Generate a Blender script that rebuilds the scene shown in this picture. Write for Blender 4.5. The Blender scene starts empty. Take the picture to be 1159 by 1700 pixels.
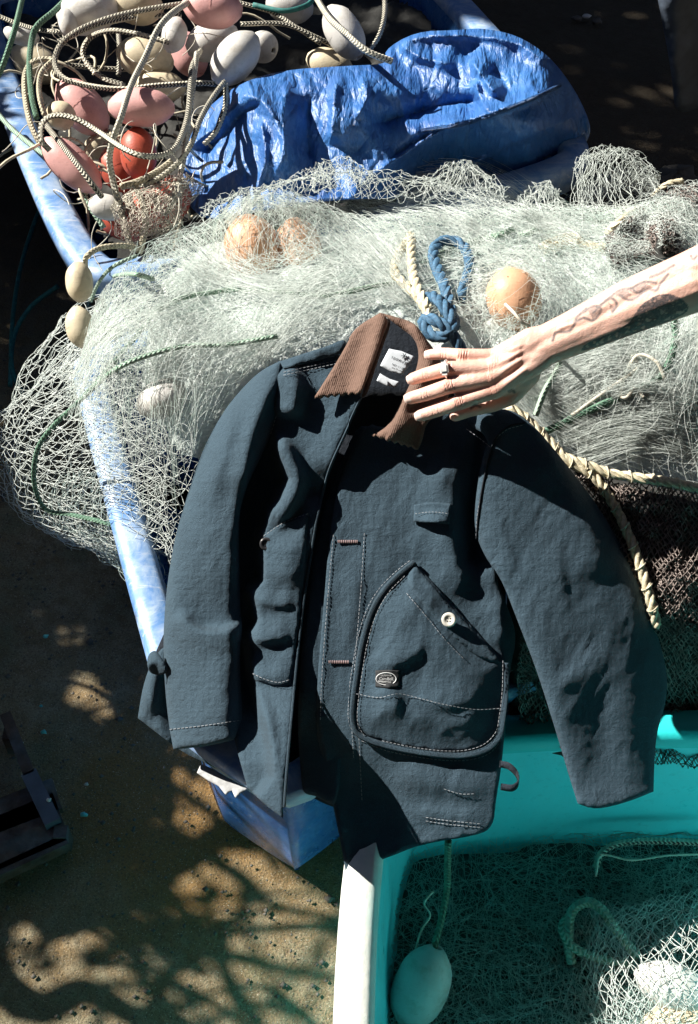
import bpy, bmesh, math, random, os
import numpy as np
from mathutils import Vector, Matrix, Quaternion
from mathutils.geometry import delaunay_2d_cdt

# ------------------------------------------------------------------ camera, sky, sun, exposure
sc = bpy.context.scene
COL = sc.collection
CAMZ, PITCH, VFOV = 2.2, math.radians(50), math.radians(45)
cam = bpy.data.cameras.new('camera'); camo = bpy.data.objects.new('camera', cam); COL.objects.link(camo)
cam.sensor_fit = 'VERTICAL'; cam.sensor_height = 36.0
cam.lens = 18.0 / math.tan(VFOV / 2)
camo.location = (0, 0, CAMZ); camo.rotation_euler = (math.pi / 2 - PITCH, 0, 0)
cam.clip_start = 0.05; cam.clip_end = 500
sc.camera = camo
LS = Vector((-0.72, 0.275, 0.636)).normalized()          # towards the sun
w = bpy.data.worlds.new('World'); sc.world = w; w.use_nodes = True
nt = w.node_tree; nt.nodes.clear()
sky = nt.nodes.new('ShaderNodeTexSky'); sky.sky_type = 'NISHITA'; sky.sun_disc = False; sky.air_density = 0.55; sky.dust_density = 0.3
sky.sun_elevation = math.asin(LS.z); sky.sun_rotation = math.atan2(LS.x, LS.y) % (2 * math.pi)
bg = nt.nodes.new('ShaderNodeBackground'); bg.inputs[1].default_value = 0.05
wo = nt.nodes.new('ShaderNodeOutputWorld')
nt.links.new(sky.outputs[0], bg.inputs[0]); nt.links.new(bg.outputs[0], wo.inputs[0])
sun = bpy.data.lights.new('sun', 'SUN'); sun.energy = 5.0; sun.angle = math.radians(0.5); sun.color = (1.0, 0.95, 0.86)
suno = bpy.data.objects.new('sun', sun); COL.objects.link(suno)
suno.rotation_euler = LS.to_track_quat('Z', 'Y').to_euler(); suno.location = LS * 20
sc.view_settings.view_transform = 'Standard'; sc.view_settings.look = 'None'
sc.view_settings.exposure = 1.25; sc.view_settings.gamma = 1.0
sc.view_settings.use_curve_mapping = False
sc.cycles.max_bounces = 4; sc.cycles.diffuse_bounces = 3; sc.cycles.glossy_bounces = 2; sc.cycles.transmission_bounces = 3; sc.cycles.transparent_max_bounces = 4
sc.cycles.caustics_reflective = False; sc.cycles.caustics_refractive = False

rng = np.random.default_rng(11); random.seed(5)

# ------------------------------------------------------------------ picking points: a photo pixel -> a point at a height or a distance
PW, PH = 1159.0, 1700.0
FPX = PH / 2 / math.tan(VFOV / 2)
C0 = np.array([0, 0, CAMZ])
FW = np.array([0, math.cos(PITCH), -math.sin(PITCH)]); UP = np.array([0, math.sin(PITCH), math.cos(PITCH)]); RT = np.array([1.0, 0, 0])
def rays(px, py):
    px = np.asarray(px, float); py = np.asarray(py, float)
    return FW + ((px - PW / 2) / FPX)[..., None] * RT - ((py - PH / 2) / FPX)[..., None] * UP
def at_d(px, py, d): return C0 + rays(px, py) * np.asarray(d, float)[..., None]
def at_z(px, py, z):
    r = rays(px, py); return C0 + r * ((np.asarray(z, float) - CAMZ) / r[..., 2])[..., None]
def to_px(P):
    q = np.asarray(P, float) - C0; d = q @ FW
    return PW / 2 + (q @ RT) / d * FPX, PH / 2 - (q @ UP) / d * FPX, d

# ------------------------------------------------------------------ noise
def _h(ix, iy, iz, s):
    n = (ix.astype(np.int64) * 374761393 + iy.astype(np.int64) * 668265263 + iz.astype(np.int64) * 2147483647 + s * 1274126177) & 0xffffffff
    n = ((n ^ (n >> 13)) * 1274126177) & 0xffffffff
    n = ((n ^ (n >> 16)) * 2246822519) & 0xffffffff
    return ((n ^ (n >> 15)) & 0xffff) / 32767.5 - 1.0
def vn(P, s=0):
    P = np.asarray(P, float); i = np.floor(P).astype(np.int64); f = P - i; f = f * f * (3 - 2 * f)
    x, y, z = i[..., 0], i[..., 1], i[..., 2]; fx, fy, fz = f[..., 0], f[..., 1], f[..., 2]
    L = lambda a, b, t: a + (b - a) * t
    a = L(L(_h(x, y, z, s), _h(x + 1, y, z, s), fx), L(_h(x, y + 1, z, s), _h(x + 1, y + 1, z, s), fx), fy)
    b = L(L(_h(x, y, z + 1, s), _h(x + 1, y, z + 1, s), fx), L(_h(x, y + 1, z + 1, s), _h(x + 1, y + 1, z + 1, s), fx), fy)
    return L(a, b, fz)
def fbm(P, scale, octs=3, s=0, ridged=False):
    P = np.asarray(P, float) * scale; o = 0; a = 1.0; t = 0
    for k in range(octs):
        n = vn(P * (2 ** k) + 17.3 * k, s + k)
        if ridged: n = 1 - 2 * np.abs(n)
        o = o + n * a; t += a; a *= 0.5
    return o / t
def n2(px, py, scale, octs=3, s=0, ridged=False):
    px = np.asarray(px, float); py = np.asarray(py, float)
    return fbm(np.stack([px, py, np.zeros_like(px) + 0.37 * s], -1), scale, octs, s, ridged)

# ------------------------------------------------------------------ objects
def link(o, parent=None):
    COL.objects.link(o)
    if parent is not None: o.parent = parent
    return o
def tag(o, label=None, cat=None, group=None, kind=None):
    if label: o['label'] = label
    if cat: o['category'] = cat
    if group: o['group'] = group
    if kind: o['kind'] = kind
    return o
def empty(name, loc=(0, 0, 0)):
    # parts are modelled in world coordinates, so the empty's offset is undone on each part (see mobj)
    o = bpy.data.objects.new(name, None); o.location = tuple(float(v) for v in loc); o.empty_display_size = 0.05
    return link(o)
def mobj(name, V, F, mat, parent=None, smooth=True, uv=None):
    V = np.asarray(V, np.float32)
    off = np.zeros(3)
    if parent is not None:
        p = parent
        while p is not None: off = off + np.array(p.location); p = p.parent
    me = bpy.data.meshes.new(name)
    if isinstance(F, np.ndarray):
        V = V - off.astype(np.float32)
        k = F.shape[1]; me.vertices.add(len(V)); me.vertices.foreach_set('co', V.ravel())
        me.loops.add(F.size); me.loops.foreach_set('vertex_index', F.astype(np.int32).ravel())
        me.polygons.add(len(F)); me.polygons.foreach_set('loop_start', np.arange(0, F.size, k, dtype=np.int32))
        me.update(calc_edges=True)
    else:
        me.from_pydata((V - off.astype(np.float32)).tolist(), [], [tuple(int(i) for i in f) for f in F]); me.update()
    if uv is not None:
        ul = me.uv_layers.new(name='UVMap'); li = np.empty(len(me.loops), np.int32); me.loops.foreach_get('vertex_index', li)
        ul.data.foreach_set('uv', np.asarray(uv, np.float32)[li].ravel())
    if smooth: me.polygons.foreach_set('use_smooth', np.ones(len(me.polygons), bool))
    me.materials.append(mat)
    return link(bpy.data.objects.new(name, me), parent)
class MB:
    """collects vertices and faces of ONE object"""
    def __init__(s): s.v = []; s.f = []; s.n = 0; s.uv = []
    def add(s, V, F, uv=None):
        V = np.asarray(V, float); s.v.append(V); s.f += [tuple(i + s.n for i in f) for f in F]; s.n += len(V)
        s.uv.append(np.zeros((len(V), 2)) if uv is None else np.asarray(uv, float)); return s
    def box(s, c, sx, sy, sz, rot=None):
        V = np.array([[x, y, z] for x in (-.5, .5) for y in (-.5, .5) for z in (-.5, .5)]) * (sx, sy, sz)
        if rot is not None: V = V @ np.array(rot).T
        return s.add(V + np.asarray(c), [(0, 1, 3, 2), (4, 6, 7, 5), (0, 4, 5, 1), (2, 3, 7, 6), (0, 2, 6, 4), (1, 5, 7, 3)])
    def build(s, name, mat, parent=None, smooth=True, uv=False):
        return mobj(name, np.concatenate(s.v), s.f, mat, parent, smooth, np.concatenate(s.uv) if uv else None)

def catmull(P, n=8, closed=False):
    P = np.asarray(P, float)
    if closed: Q = np.concatenate([P[-1:], P, P[:2]])
    else: Q = np.concatenate([2 * P[:1] - P[1:2], P, 2 * P[-1:] - P[-2:-1]])
    out = []
    t = np.linspace(0, 1, n, endpoint=False)[:, None]
    for i in range(1, len(Q) - 2):
        a, b, c, d = Q[i - 1], Q[i], Q[i + 1], Q[i + 2]
        out.append(0.5 * (2 * b + (c - a) * t + (2 * a - 5 * b + 4 * c - d) * t * t + (3 * b - 3 * c + d - a) * t ** 3))
    if not closed: out.append(P[-1:])
    return np.concatenate(out)
def frames(P):
    T = np.gradient(P, axis=0); T /= np.linalg.norm(T, axis=1)[:, None] + 1e-12
    N = np.zeros_like(P); r = np.array([0, 0, 1.0]) if abs(T[0, 2]) < 0.9 else np.array([1.0, 0, 0])
    v = r - T[0] * (r @ T[0]); N[0] = v / np.linalg.norm(v)
    for i in range(1, len(P)):
        v = N[i - 1] - T[i] * (N[i - 1] @ T[i]); N[i] = v / (np.linalg.norm(v) + 1e-12)
    return T, N, np.cross(T, N)
def tube_vf(P, r, k=8, cap=True):
    P = np.asarray(P, float); T, N, B = frames(P); n = len(P)
    r = np.broadcast_to(np.asarray(r, float), (n,))
    a = np.linspace(0, 2 * math.pi, k + 1)
    V = (P[:, None] + (N[:, None] * np.cos(a)[None, :, None] + B[:, None] * np.sin(a)[None, :, None]) * r[:, None, None]).reshape(-1, 3)
    L = np.concatenate([[0], np.cumsum(np.linalg.norm(np.diff(P, axis=0), axis=1))])
    uv = np.stack(np.broadcast_arrays(L[:, None], (a / (2 * math.pi))[None, :]), -1).reshape(-1, 2)
    K = k + 1
    F = [(i * K + j, i * K + j + 1, (i + 1) * K + j + 1, (i + 1) * K + j) for i in range(n - 1) for j in range(k)]
    if cap: F += [tuple(range(k - 1, -1, -1)), tuple((n - 1) * K + j for j in range(k))]
    return V, F, uv
def tube(name, P, r, mat, parent=None, k=8):
    V, F, uv = tube_vf(P, r, k); return mobj(name, V, F, mat, parent, True, uv)
def strands(P, r, k=3):
    """P (N,K,3): N thin polylines -> one triangle-section mesh (V, quads)"""
    N, K, _ = P.shape
    T = np.gradient(P, axis=1); T /= np.linalg.norm(T, axis=2)[..., None] + 1e-9
    ref = rng.normal(size=(N, 1, 3)); A = np.cross(T, ref); A /= np.linalg.norm(A, axis=2)[..., None] + 1e-9
    B = np.cross(T, A); r = np.broadcast_to(np.asarray(r, float).reshape(-1, 1, 1), (N, 1, 1))
    V = np.stack([P + (A * math.cos(2 * math.pi * j / k) + B * math.sin(2 * math.pi * j / k)) * r for j in range(k)], 2)   # N,K,k,3
    idx = np.arange(N * K * k).reshape(N, K, k)
    F = np.stack([idx[:, :-1, :], np.roll(idx, -1, 2)[:, :-1, :], np.roll(idx, -1, 2)[:, 1:, :], idx[:, 1:, :]], -1).reshape(-1, 4)
    return V.reshape(-1, 3), F
def octas(P, r):
    P = np.asarray(P).reshape(-1, 3); n = len(P); r = np.broadcast_to(np.asarray(r, float), (n,))
    D = np.array([[1, 0, 0], [-1, 0, 0], [0, 1, 0], [0, -1, 0], [0, 0, 1], [0, 0, -1]], float)
    V = (P[:, None] + D[None] * r[:, None, None]).reshape(-1, 3)
    t = np.array([[0, 2, 4, 4], [2, 1, 4, 4], [1, 3, 4, 4], [3, 0, 4, 4], [2, 0, 5, 5], [1, 2, 5, 5], [3, 1, 5, 5], [0, 3, 5, 5]])
    # quads 0-2-4-3 style: use four quads around two poles to keep one face size
    q = np.array([[4, 0, 5, 2], [4, 2, 5, 1], [4, 1, 5, 3], [4, 3, 5, 0]])
    F = (np.arange(n)[:, None, None] * 6 + q[None]).reshape(-1, 4)
    return V, F
def octa_tri(P, r):
    P = np.asarray(P).reshape(-1, 3); n = len(P); r = np.broadcast_to(np.asarray(r, float), (n,))
    D = np.array([[1, 0, 0], [-1, 0, 0], [0, 1, 0], [0, -1, 0], [0, 0, .6], [0, 0, -.6]], float)[None] * (1 + .35 * rng.uniform(-1, 1, (n, 6, 1)))
    q = np.array([[0, 2, 4], [2, 1, 4], [1, 3, 4], [3, 0, 4], [2, 0, 5], [1, 2, 5], [3, 1, 5], [0, 3, 5]])
    return (P[:, None] + D * r[:, None, None]).reshape(-1, 3), (np.arange(n)[:, None, None] * 6 + q[None]).reshape(-1, 3)
def merge(*VF):
    V = []; F = []; n = 0
    for v, f in VF: V.append(v); F.append(f + n); n += len(v)
    return np.concatenate(V), np.concatenate(F)

# ------------------------------------------------------------------ sheets cut from a smooth outline
def outline(pts, step=5.0, it=2):
    """corner-cut outline; a point written (x, y, 1) stays sharp"""
    P = [(p[0], p[1], len(p) > 2) for p in pts]
    for _ in range(it):
        Q = []
        for i, p in enumerate(P):
            q0 = P[i - 1]; q1 = P[(i + 1) % len(P)]
            if p[2]: Q.append(p)
            else:
                Q.append((p[0] * .75 + q0[0] * .25, p[1] * .75 + q0[1] * .25, False)); Q.append((p[0] * .75 + q1[0] * .25, p[1] * .75 + q1[1] * .25, False))
        P = Q
    out = []
    for i, p in enumerate(P):
        q = P[(i + 1) % len(P)]; L = math.hypot(q[0] - p[0], q[1] - p[1]); k = max(1, int(round(L / step)))
        for j in range(k): out.append((p[0] + (q[0] - p[0]) * j / k, p[1] + (q[1] - p[1]) * j / k))
    o = [out[0]]
    for p in out[1:]:
        if math.hypot(p[0] - o[-1][0], p[1] - o[-1][1]) > step * .3: o.append(p)
    return np.array(o)
def seg_dist(X, Y, poly, closed=False):
    """distance, side sign and position (0..1 along) of points to a polyline"""
    A = np.asarray(poly, float); B = np.roll(A, -1, 0) if closed else A[1:]; A = A if closed else A[:-1]
    D = B - A; L2 = (D ** 2).sum(1) + 1e-9
    cum = np.concatenate([[0], np.cumsum(np.sqrt(L2))]); best = np.full(np.shape(X), 1e9); side = np.zeros(np.shape(X)); tt = np.zeros(np.shape(X))
    for i in range(len(A)):
        t = np.clip(((X - A[i, 0]) * D[i, 0] + (Y - A[i, 1]) * D[i, 1]) / L2[i], 0, 1)
        dx = X - A[i, 0] - t * D[i, 0]; dy = Y - A[i, 1] - t * D[i, 1]; d = np.hypot(dx, dy); m = d < best
        best = np.where(m, d, best); side = np.where(m, np.sign(D[i, 0] * dy - D[i, 1] * dx), side); tt = np.where(m, (cum[i] + t * math.sqrt(L2[i])) / cum[-1], tt)
    return best, side, tt
def inside(X, Y, poly):
    P = np.asarray(poly); r = np.zeros(np.shape(X), bool); x1, y1 = P[:, 0], P[:, 1]; x0, y0 = np.roll(x1, 1), np.roll(y1, 1)
    for i in range(len(P)):
        c = (y0[i] > Y) != (y1[i] > Y); xi = (x1[i] - x0[i]) * (Y - y0[i]) / (y1[i] - y0[i] + 1e-12) + x0[i]; r ^= c & (X < xi)
    return r
def smooth_step(a, b, x): t = np.clip((x - a) / (b - a), 0, 1); return t * t * (3 - 2 * t)
def stroke(X, Y, poly, amp, w, w2=None, ends=0.15, sharp=False):
    """a fold: ridge (amp>0) or furrow along a line; w / w2: widths on the two sides (w: image-right of travel)"""
    d, s, t = seg_dist(X, Y, catmull(poly, 6)); ww = np.where(s > 0, w, w if w2 is None else w2)
    e = smooth_step(-1e-6, ends, t) * smooth_step(-1e-6, ends, 1 - t) if ends > 0 else 1.0
    return amp * (np.exp(-1.3 * d / ww) if sharp else np.exp(-(d / ww) ** 2)) * e
def sheet(name, pts, point, mat, parent=None, step=5.0, edge=5.0, roll=0.004, thick=0.0025, it=2, grid_jit=0.25, smooth=True, maxw=None):
    """point(px, py, lift) -> world; outline in photo pixels; edges roll back, sheet has thickness"""
    O = outline(pts, step, it); x0, y0 = O.min(0); x1, y1 = O.max(0)
    gx, gy = np.meshgrid(np.arange(x0, x1, step), np.arange(y0, y1, step * .87)); gx = gx + (np.arange(len(gx)) % 2)[:, None] * step * .5
    g = np.stack([gx.ravel(), gy.ravel()], 1) + rng.uniform(-grid_jit, grid_jit, (gx.size, 2)) * step
    g = g[inside(g[:, 0], g[:, 1], O)]; d, _, _ = seg_dist(g[:, 0], g[:, 1], O, True); g = g[d > step * .55]
    P = np.concatenate([O, g]); n = len(O)
    r = delaunay_2d_cdt([Vector(p) for p in P], [(i, (i + 1) % n) for i in range(n)], [list(range(n))], 1, 1e-4)
    XY = np.array([tuple(v) for v in r[0]]); F = np.array([list(f) for f in r[2]]); E = r[1]
    d, _, _ = seg_dist(XY[:, 0], XY[:, 1], O, True)
    q = np.clip(1 - d / edge, 0, 1); lift = -roll * (1 - np.sqrt(np.clip(1 - q * q, 0, 1)))
    V0 = point(XY[:, 0], XY[:, 1], lift); V1 = point(XY[:, 0], XY[:, 1], lift - thick)
    # boundary edges -> side walls
    cnt = {}
    for f in F:
        for a, b in ((f[0], f[1]), (f[1], f[2]), (f[2], f[0])): cnt[(a, b)] = 1
    rim = [(a, b) for (a, b) in cnt if (b, a) not in cnt]
    m = len(V0); area = 0
    p = XY[F]; ar = ((p[:, 1, 0] - p[:, 0, 0]) * (p[:, 2, 1] - p[:, 0, 1]) - (p[:, 1, 1] - p[:, 0, 1]) * (p[:, 2, 0] - p[:, 0, 0])).sum()
    if ar > 0: F = F[:, ::-1]; rim = [(b, a) for a, b in rim]
    faces = [tuple(f) for f in F] + [tuple(i + m for i in f[::-1]) for f in F] + [(b, a, a + m, b + m) for a, b in rim]
    uv = np.concatenate([XY, XY]) / 1000.0
    return mobj(name, np.concatenate([V0, V1]), faces, mat, parent, smooth, uv)

# ------------------------------------------------------------------ materials
class NM:
    def __init__(s, name):
        s.m = bpy.data.materials.new(name); s.m.use_nodes = True; s.t = s.m.node_tree; s.t.nodes.clear()
        s.o = s.t.nodes.new('ShaderNodeOutputMaterial')
    def n(s, ty, props=None, **inp):
        x = s.t.nodes.new('ShaderNode' + ty)
        for k, v in (props or {}).items(): setattr(x, k, v)
        for k, v in inp.items():
            key = int(k[1:]) if k[0] == 'i' and k[1:].isdigit() else k.replace('_', ' ')
            s.set(x.inputs[key], v)
        return x
    def set(s, sock, v):
        if isinstance(v, bpy.types.NodeSocket): s.t.links.new(v, sock)
        elif isinstance(v, bpy.types.Node): s.t.links.new(v.outputs[0], sock)
        else:
            if hasattr(sock.default_value, '__len__') and len(sock.default_value) == 4 and len(v) == 3: v = (*v, 1)
            sock.default_value = v
    def math(s, op, a, b=0.0, c=0.0): return s.n('Math', {'operation': op}, i0=a, i1=b, i2=c).outputs[0]
    def obj(s): return s.n('TexCoord').outputs['Object']
    def uv(s): return s.n('TexCoord').outputs['UV']
    def noise(s, scale, detail=4, rough=.55, vec=None, dist=0.0):
        return s.n('TexNoise', Vector=vec if vec is not None else s.geo(), Scale=scale, Detail=detail, Roughness=rough, Distortion=dist).outputs[0]
    def geo(s): return s.n('NewGeometry').outputs['Position']
    def ramp(s, fac, stops):
        r = s.n('ValToRGB', Fac=fac); e = r.color_ramp.elements
        while len(e) < len(stops): e.new(0.5)
        for i, (p, c) in enumerate(stops): e[i].position = p; e[i].color = (*c, 1) if len(c) == 3 else c
        return r.outputs[0]
    def mix(s, fac, a, b):
        x = s.n('Mix', {'data_type': 'RGBA'}); s.set(x.inputs[0], fac); s.set(x.inputs[6], a); s.set(x.inputs[7], b); return x.outputs[2]
    def bump(s, h, strength=.3, dist=.002, normal=None):
        b = s.n('Bump', Strength=strength, Distance=dist, Height=h)
        if normal is not None: s.set(b.inputs['Normal'], normal)
        return b.outputs[0]
    def bumps(s, L):       # several reliefs summed into one bump: (height, strength, distance)
        t = None
        for h, a, d in L:
            v = s.math('MULTIPLY', h, a * d); t = v if t is None else s.math('ADD', t, v)
        return s.n('Bump', Strength=1.0, Distance=1.0, Height=t).outputs[0]
    def out(s, sh): s.t.links.new(sh if isinstance(sh, bpy.types.NodeSocket) else sh.outputs[0], s.o.inputs[0]); return s.m
    def prin(s, **k): return s.n('BsdfPrincipled', **k)

def plain(name, c, rough=.5, var=.25, vscale=30, bump=.0, bscale=200, spec=.5, metal=0.0, dirt=None, dscale=12, dfac=.5, trans=0.0):
    M = NM(name)
    n1 = M.noise(vscale, 5)
    dark = tuple(v * (1 - var) for v in c); lite = tuple(min(1, v * (1 + var * .6)) for v in c)
    col = M.ramp(n1, [(.3, dark), (.7, lite)])
    if dirt is not None:
        d = M.ramp(M.noise(dscale, 6, .65), [(.45, (0, 0, 0)), (.7, (dfac,) * 3)]); col = M.mix(d, col, dirt)
    k = dict(Base_Color=col, Roughness=rough, Metallic=metal)
    p = M.prin(**k); p.inputs['Specular IOR Level'].default_value = spec
    if bump: M.set(p.inputs['Normal'], M.bump(M.noise(bscale, 4), bump, .002))
    if trans:
        t = M.n('BsdfTranslucent', Color=col); return M.out(M.n('MixShader', i0=trans, i1=p, i2=t))
    return M.out(p)

# cloth of the jacket: fine ribbed weave, washed variation
def cloth(name, c, var=.18, warm=None, rib=0):
    M = NM(name); uv = M.uv()
    n1 = M.noise(9, 5, .6); n2_ = M.noise(55, 4, .6)
    col = M.ramp(n1, [(.3, tuple(v * (1 - var) for v in c)), (.72, tuple(v * (1 + var) for v in c))])
    col = M.mix(M.math('MULTIPLY', n2_, .5), col, tuple(v * .72 for v in c)); col = M.mix(M.ramp(M.noise(650, 3, .7), [(.5, (0, 0, 0)), (.72, (.55,) * 3)]), col, tuple(v * 1.8 + .002 for v in c))
    sx = M.n('SeparateXYZ', Vector=uv)
    wob = M.math('MULTIPLY', M.noise(14, 2), .004)
    if rib:
        wv = M.math('SINE', M.math('MULTIPLY', M.math('ADD', sx.outputs[0], M.math('MULTIPLY', sx.outputs[1], rib)), 2 * math.pi * 300))
        h = M.math('ADD', wv, M.math('MULTIPLY', M.noise(700, 2), 1.2))
        st = .14
    else:
        a = M.math('SINE', M.math('MULTIPLY', M.math('ADD', sx.outputs[0], wob), 2 * math.pi * 500)); b = M.math('SINE', M.math('MULTIPLY', sx.outputs[1], 2 * math.pi * 500))
        h = M.math('ADD', M.math('ADD', M.math('MULTIPLY', a, .5), M.math('MULTIPLY', b, .4)), M.math('MULTIPLY', M.noise(430, 4, .7), 3.4)); st = .34
    nb = M.bumps([(h, st, .0012), (M.math('ABSOLUTE', M.math('SUBTRACT', M.noise(42, 4, .62, dist=.5), .5)), .42, .012), (M.noise(120, 4, .65), .3, .005)])
    p = M.prin(Base_Color=col, Roughness=.86, Normal=nb); p.inputs['Specular IOR Level'].default_value = .25
    p.inputs['Sheen Weight'].default_value = .03; p.inputs['Sheen Roughness'].default_value = .5
    return M.out(p)
m_navy = cloth('navy_cloth', (.038, .068, .095))
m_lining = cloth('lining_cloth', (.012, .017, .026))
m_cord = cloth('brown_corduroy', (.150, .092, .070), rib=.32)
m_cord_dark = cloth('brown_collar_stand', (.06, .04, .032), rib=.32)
m_thread = plain('thread', (.26, .28, .31), .8)
m_thread_red = plain('buttonhole_thread', (.22, .15, .15), .8)
m_label = plain('label_cloth', (.62, .67, .73), .7, .08, bump=.2, bscale=900)
m_ink = plain('label_ink', (.012, .014, .02), .7)
m_patch = plain('patch_black', (.012, .014, .017), .8, bump=.3, bscale=900)
m_white_ink = plain('patch_white', (.66, .67, .68), .7)
m_button = plain('button_horn', (.62, .60, .54), .3, .3, 60)
m_button_dark = plain('button_dark', (.03, .03, .033), .3)

def skin():
    M = NM('skin')
    n1 = M.noise(30, 5, .6); n2_ = M.noise(160, 4, .6)
    col = M.ramp(n1, [(.3, (.68, .42, .34)), (.7, (.78, .54, .45))])
    col = M.mix(M.math('MULTIPLY', n2_, .35), col, (.60, .27, .20))
    at = M.n('Attribute', {'attribute_name': 'ink'}); ra = M.n('Attribute', {'attribute_name': 'red'})
    col = M.mix(M.math('MULTIPLY', ra.outputs['Fac'], .6), col, (.58, .20, .14))
    cz = M.n('Attribute', {'attribute_name': 'crease'}); col = M.mix(M.math('MULTIPLY', cz.outputs['Fac'], .2), col, (.36, .13, .09))
    ink = M.math('MULTIPLY', at.outputs['Fac'], M.math('MULTIPLY_ADD', M.noise(200, 4, .7), .8, .55))
    col = M.mix(ink, col, (.07, .065, .07))
    nb = M.bumps([(M.noise(520, 3, .7), .5, .0012), (M.noise(90, 3, .6), .4, .003), (cz.outputs['Fac'], -.6, .002)])
    p = M.prin(Base_Color=col, Roughness=.46, Normal=nb); p.inputs['Subsurface Weight'].default_value = .10
    p.inputs['Subsurface Radius'].default_value = (.012, .005, .003); p.inputs['Subsurface Scale'].default_value = .5
    return M.out(p)
m_skin = skin()
m_nail = plain('nail', (.80, .60, .53), .25, .05)
m_silver = plain('silver', (.82, .81, .79), .42, .2, 200, metal=.7)

def braided(name, light, dark, freq=125, amt=.6):
    M = NM(name); s = M.n('SeparateXYZ', Vector=M.uv()); u, v = s.outputs[0], s.outputs[1]
    vv = M.math('MULTIPLY', v, 4.0); z = M.math('ABSOLUTE', M.math('SUBTRACT', M.math('FRACT', vv), .5))
    ph = M.math('FRACT', M.math('ADD', M.math('MULTIPLY', u, freq), M.math('MULTIPLY', z, 1.1)))
    tick = M.math('LESS_THAN', ph, amt)
    band = M.math('LESS_THAN', M.math('FRACT', M.math('MULTIPLY', v, 2.0)), .58)
    fac = M.math('MULTIPLY', tick, band)
    n = M.noise(60, 4); lc = M.ramp(n, [(.3, tuple(x * .62 for x in light)), (.68, light)])
    col = M.mix(fac, lc, dark)
    h = M.math('SINE', M.math('MULTIPLY', ph, math.pi * 2)); 
    p = M.prin(Base_Color=col, Roughness=.75, Normal=M.bump(M.math('ADD', h, M.math('MULTIPLY', z, 2.0)), .6, .0015))
    return M.out(p)
m_braid = braided('rope_black_white', (.62, .58, .47), (.012, .014, .013))
m_braid_lite = braided('rope_white_fleck', (.68, .64, .53), (.09, .10, .085), amt=.3)
m_braid_cream = braided('rope_cream', (.62, .56, .42), (.34, .30, .2), amt=.4)
m_braid_green = braided('rope_green', (.16, .30, .21), (.05, .12, .08))
m_braid_mint = braided('rope_mint', (.40, .52, .42), (.16, .28, .20), amt=.45)
m_blue_rope = plain('rope_blue', (.055, .145, .25), .7, .5, 220, .5, 900)
m_yellow_rope = plain('rope_yellow', (.66, .59, .42), .8, .45, 160, .6, 900)
m_cord_white = plain('cord_white', (.66, .62, .52), .7, .3, 90)
m_teal_rope = plain('rope_teal', (.02, .16, .15), .7, .4, 90)

def floatmat(name, c, dirt=(.30, .24, .14), df=.5):
    M = NM(name); n1 = M.noise(16, 5, .6)
    col = M.ramp(n1, [(.32, tuple(v * .78 for v in c)), (.68, c)])
    col = M.mix(M.ramp(M.noise(34, 6, .7), [(.5, (0, 0, 0)), (.75, (df,) * 3)]), col, dirt)
    sc_ = M.ramp(M.n('TexNoise', Vector=M.n('Mapping', Vector=M.geo(), Scale=(9, 60, 60)), Scale=4.0, Detail=6, Roughness=.7).outputs[0], [(.60, (0, 0, 0)), (.64, (.5,) * 3)])
    col = M.mix(sc_, col, tuple(v * .55 for v in c))
    p = M.prin(Base_Color=col, Roughness=.48, Normal=M.bump(M.noise(230, 4), .25, .002))
    t = M.n('BsdfTranslucent', Color=col)
    return M.out(M.n('MixShader', i0=.12, i1=p, i2=t))
m_fwhite = floatmat('float_white', (.74, .72, .69)); m_fcream = floatmat('float_cream', (.74, .64, .46)); m_fpink = floatmat('float_pink', (.80, .44, .42), (.55, .24, .20))
m_fred = floatmat('float_red', (.52, .095, .055), (.20, .05, .03)); m_forange = floatmat('float_orange', (.86, .50, .31), (.62, .32, .18))
m_hole = plain('float_hole', (.03, .02, .018), .8)

def netmat(name, c, tr=.35, rough=.28, var=.3):
    M = NM(name); col = c
    p = M.prin(Base_Color=col, Roughness=rough); t = M.n('BsdfTranslucent', Color=col)
    return M.out(M.n('MixShader', i0=tr, i1=p, i2=t))
m_net = netmat('net_pale', (.89, .94, .91), .4)
def coremat():
    M = NM('net_mass'); w_ = M.n('TexNoise', Vector=M.geo(), Scale=3.2, Detail=2.0).outputs[1]
    wv = M.n('VectorMath', {'operation': 'ADD'}, i0=M.geo(), i1=M.n('VectorMath', {'operation': 'SCALE'}, i0=w_, Scale=.55))
    f1 = M.n('TexNoise', Vector=M.n('Mapping', Vector=wv, Rotation=(0, 0, .5), Scale=(14, 230, 120)), Scale=1.0, Detail=5, Roughness=.7).outputs[0]
    f2 = M.n('TexNoise', Vector=M.n('Mapping', Vector=wv, Rotation=(0, 0, -.9), Scale=(12, 190, 120)), Scale=1.0, Detail=5, Roughness=.7).outputs[0]
    f = M.math('MAXIMUM', f1, f2); big = M.noise(7, 4, .6)
    col = M.ramp(f, [(.38, (.40, .48, .45)), (.52, (.72, .80, .77)), (.64, (.91, .94, .92))])
    col = M.mix(M.ramp(big, [(.4, (0, 0, 0)), (.7, (.4,) * 3)]), col, (.70, .77, .73))
    p = M.prin(Base_Color=col, Roughness=.4, Normal=M.bump(f, .55, .004)); t = M.n('BsdfTranslucent', Color=col)
    return M.out(M.n('MixShader', i0=.3, i1=p, i2=t))
m_netcore = coremat()
m_net_green = netmat('net_green_tint', (.76, .87, .82), .4); m_net_brown = netmat('net_brown', (.27, .22, .20), .1, .7); m_net_teal = netmat('net_teal', (.46, .62, .58), .3)
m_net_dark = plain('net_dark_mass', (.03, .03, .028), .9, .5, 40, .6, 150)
m_net_dim = plain('net_tub_mass', (.06, .095, .09), .9, .6, 30, .8, 160)

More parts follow.
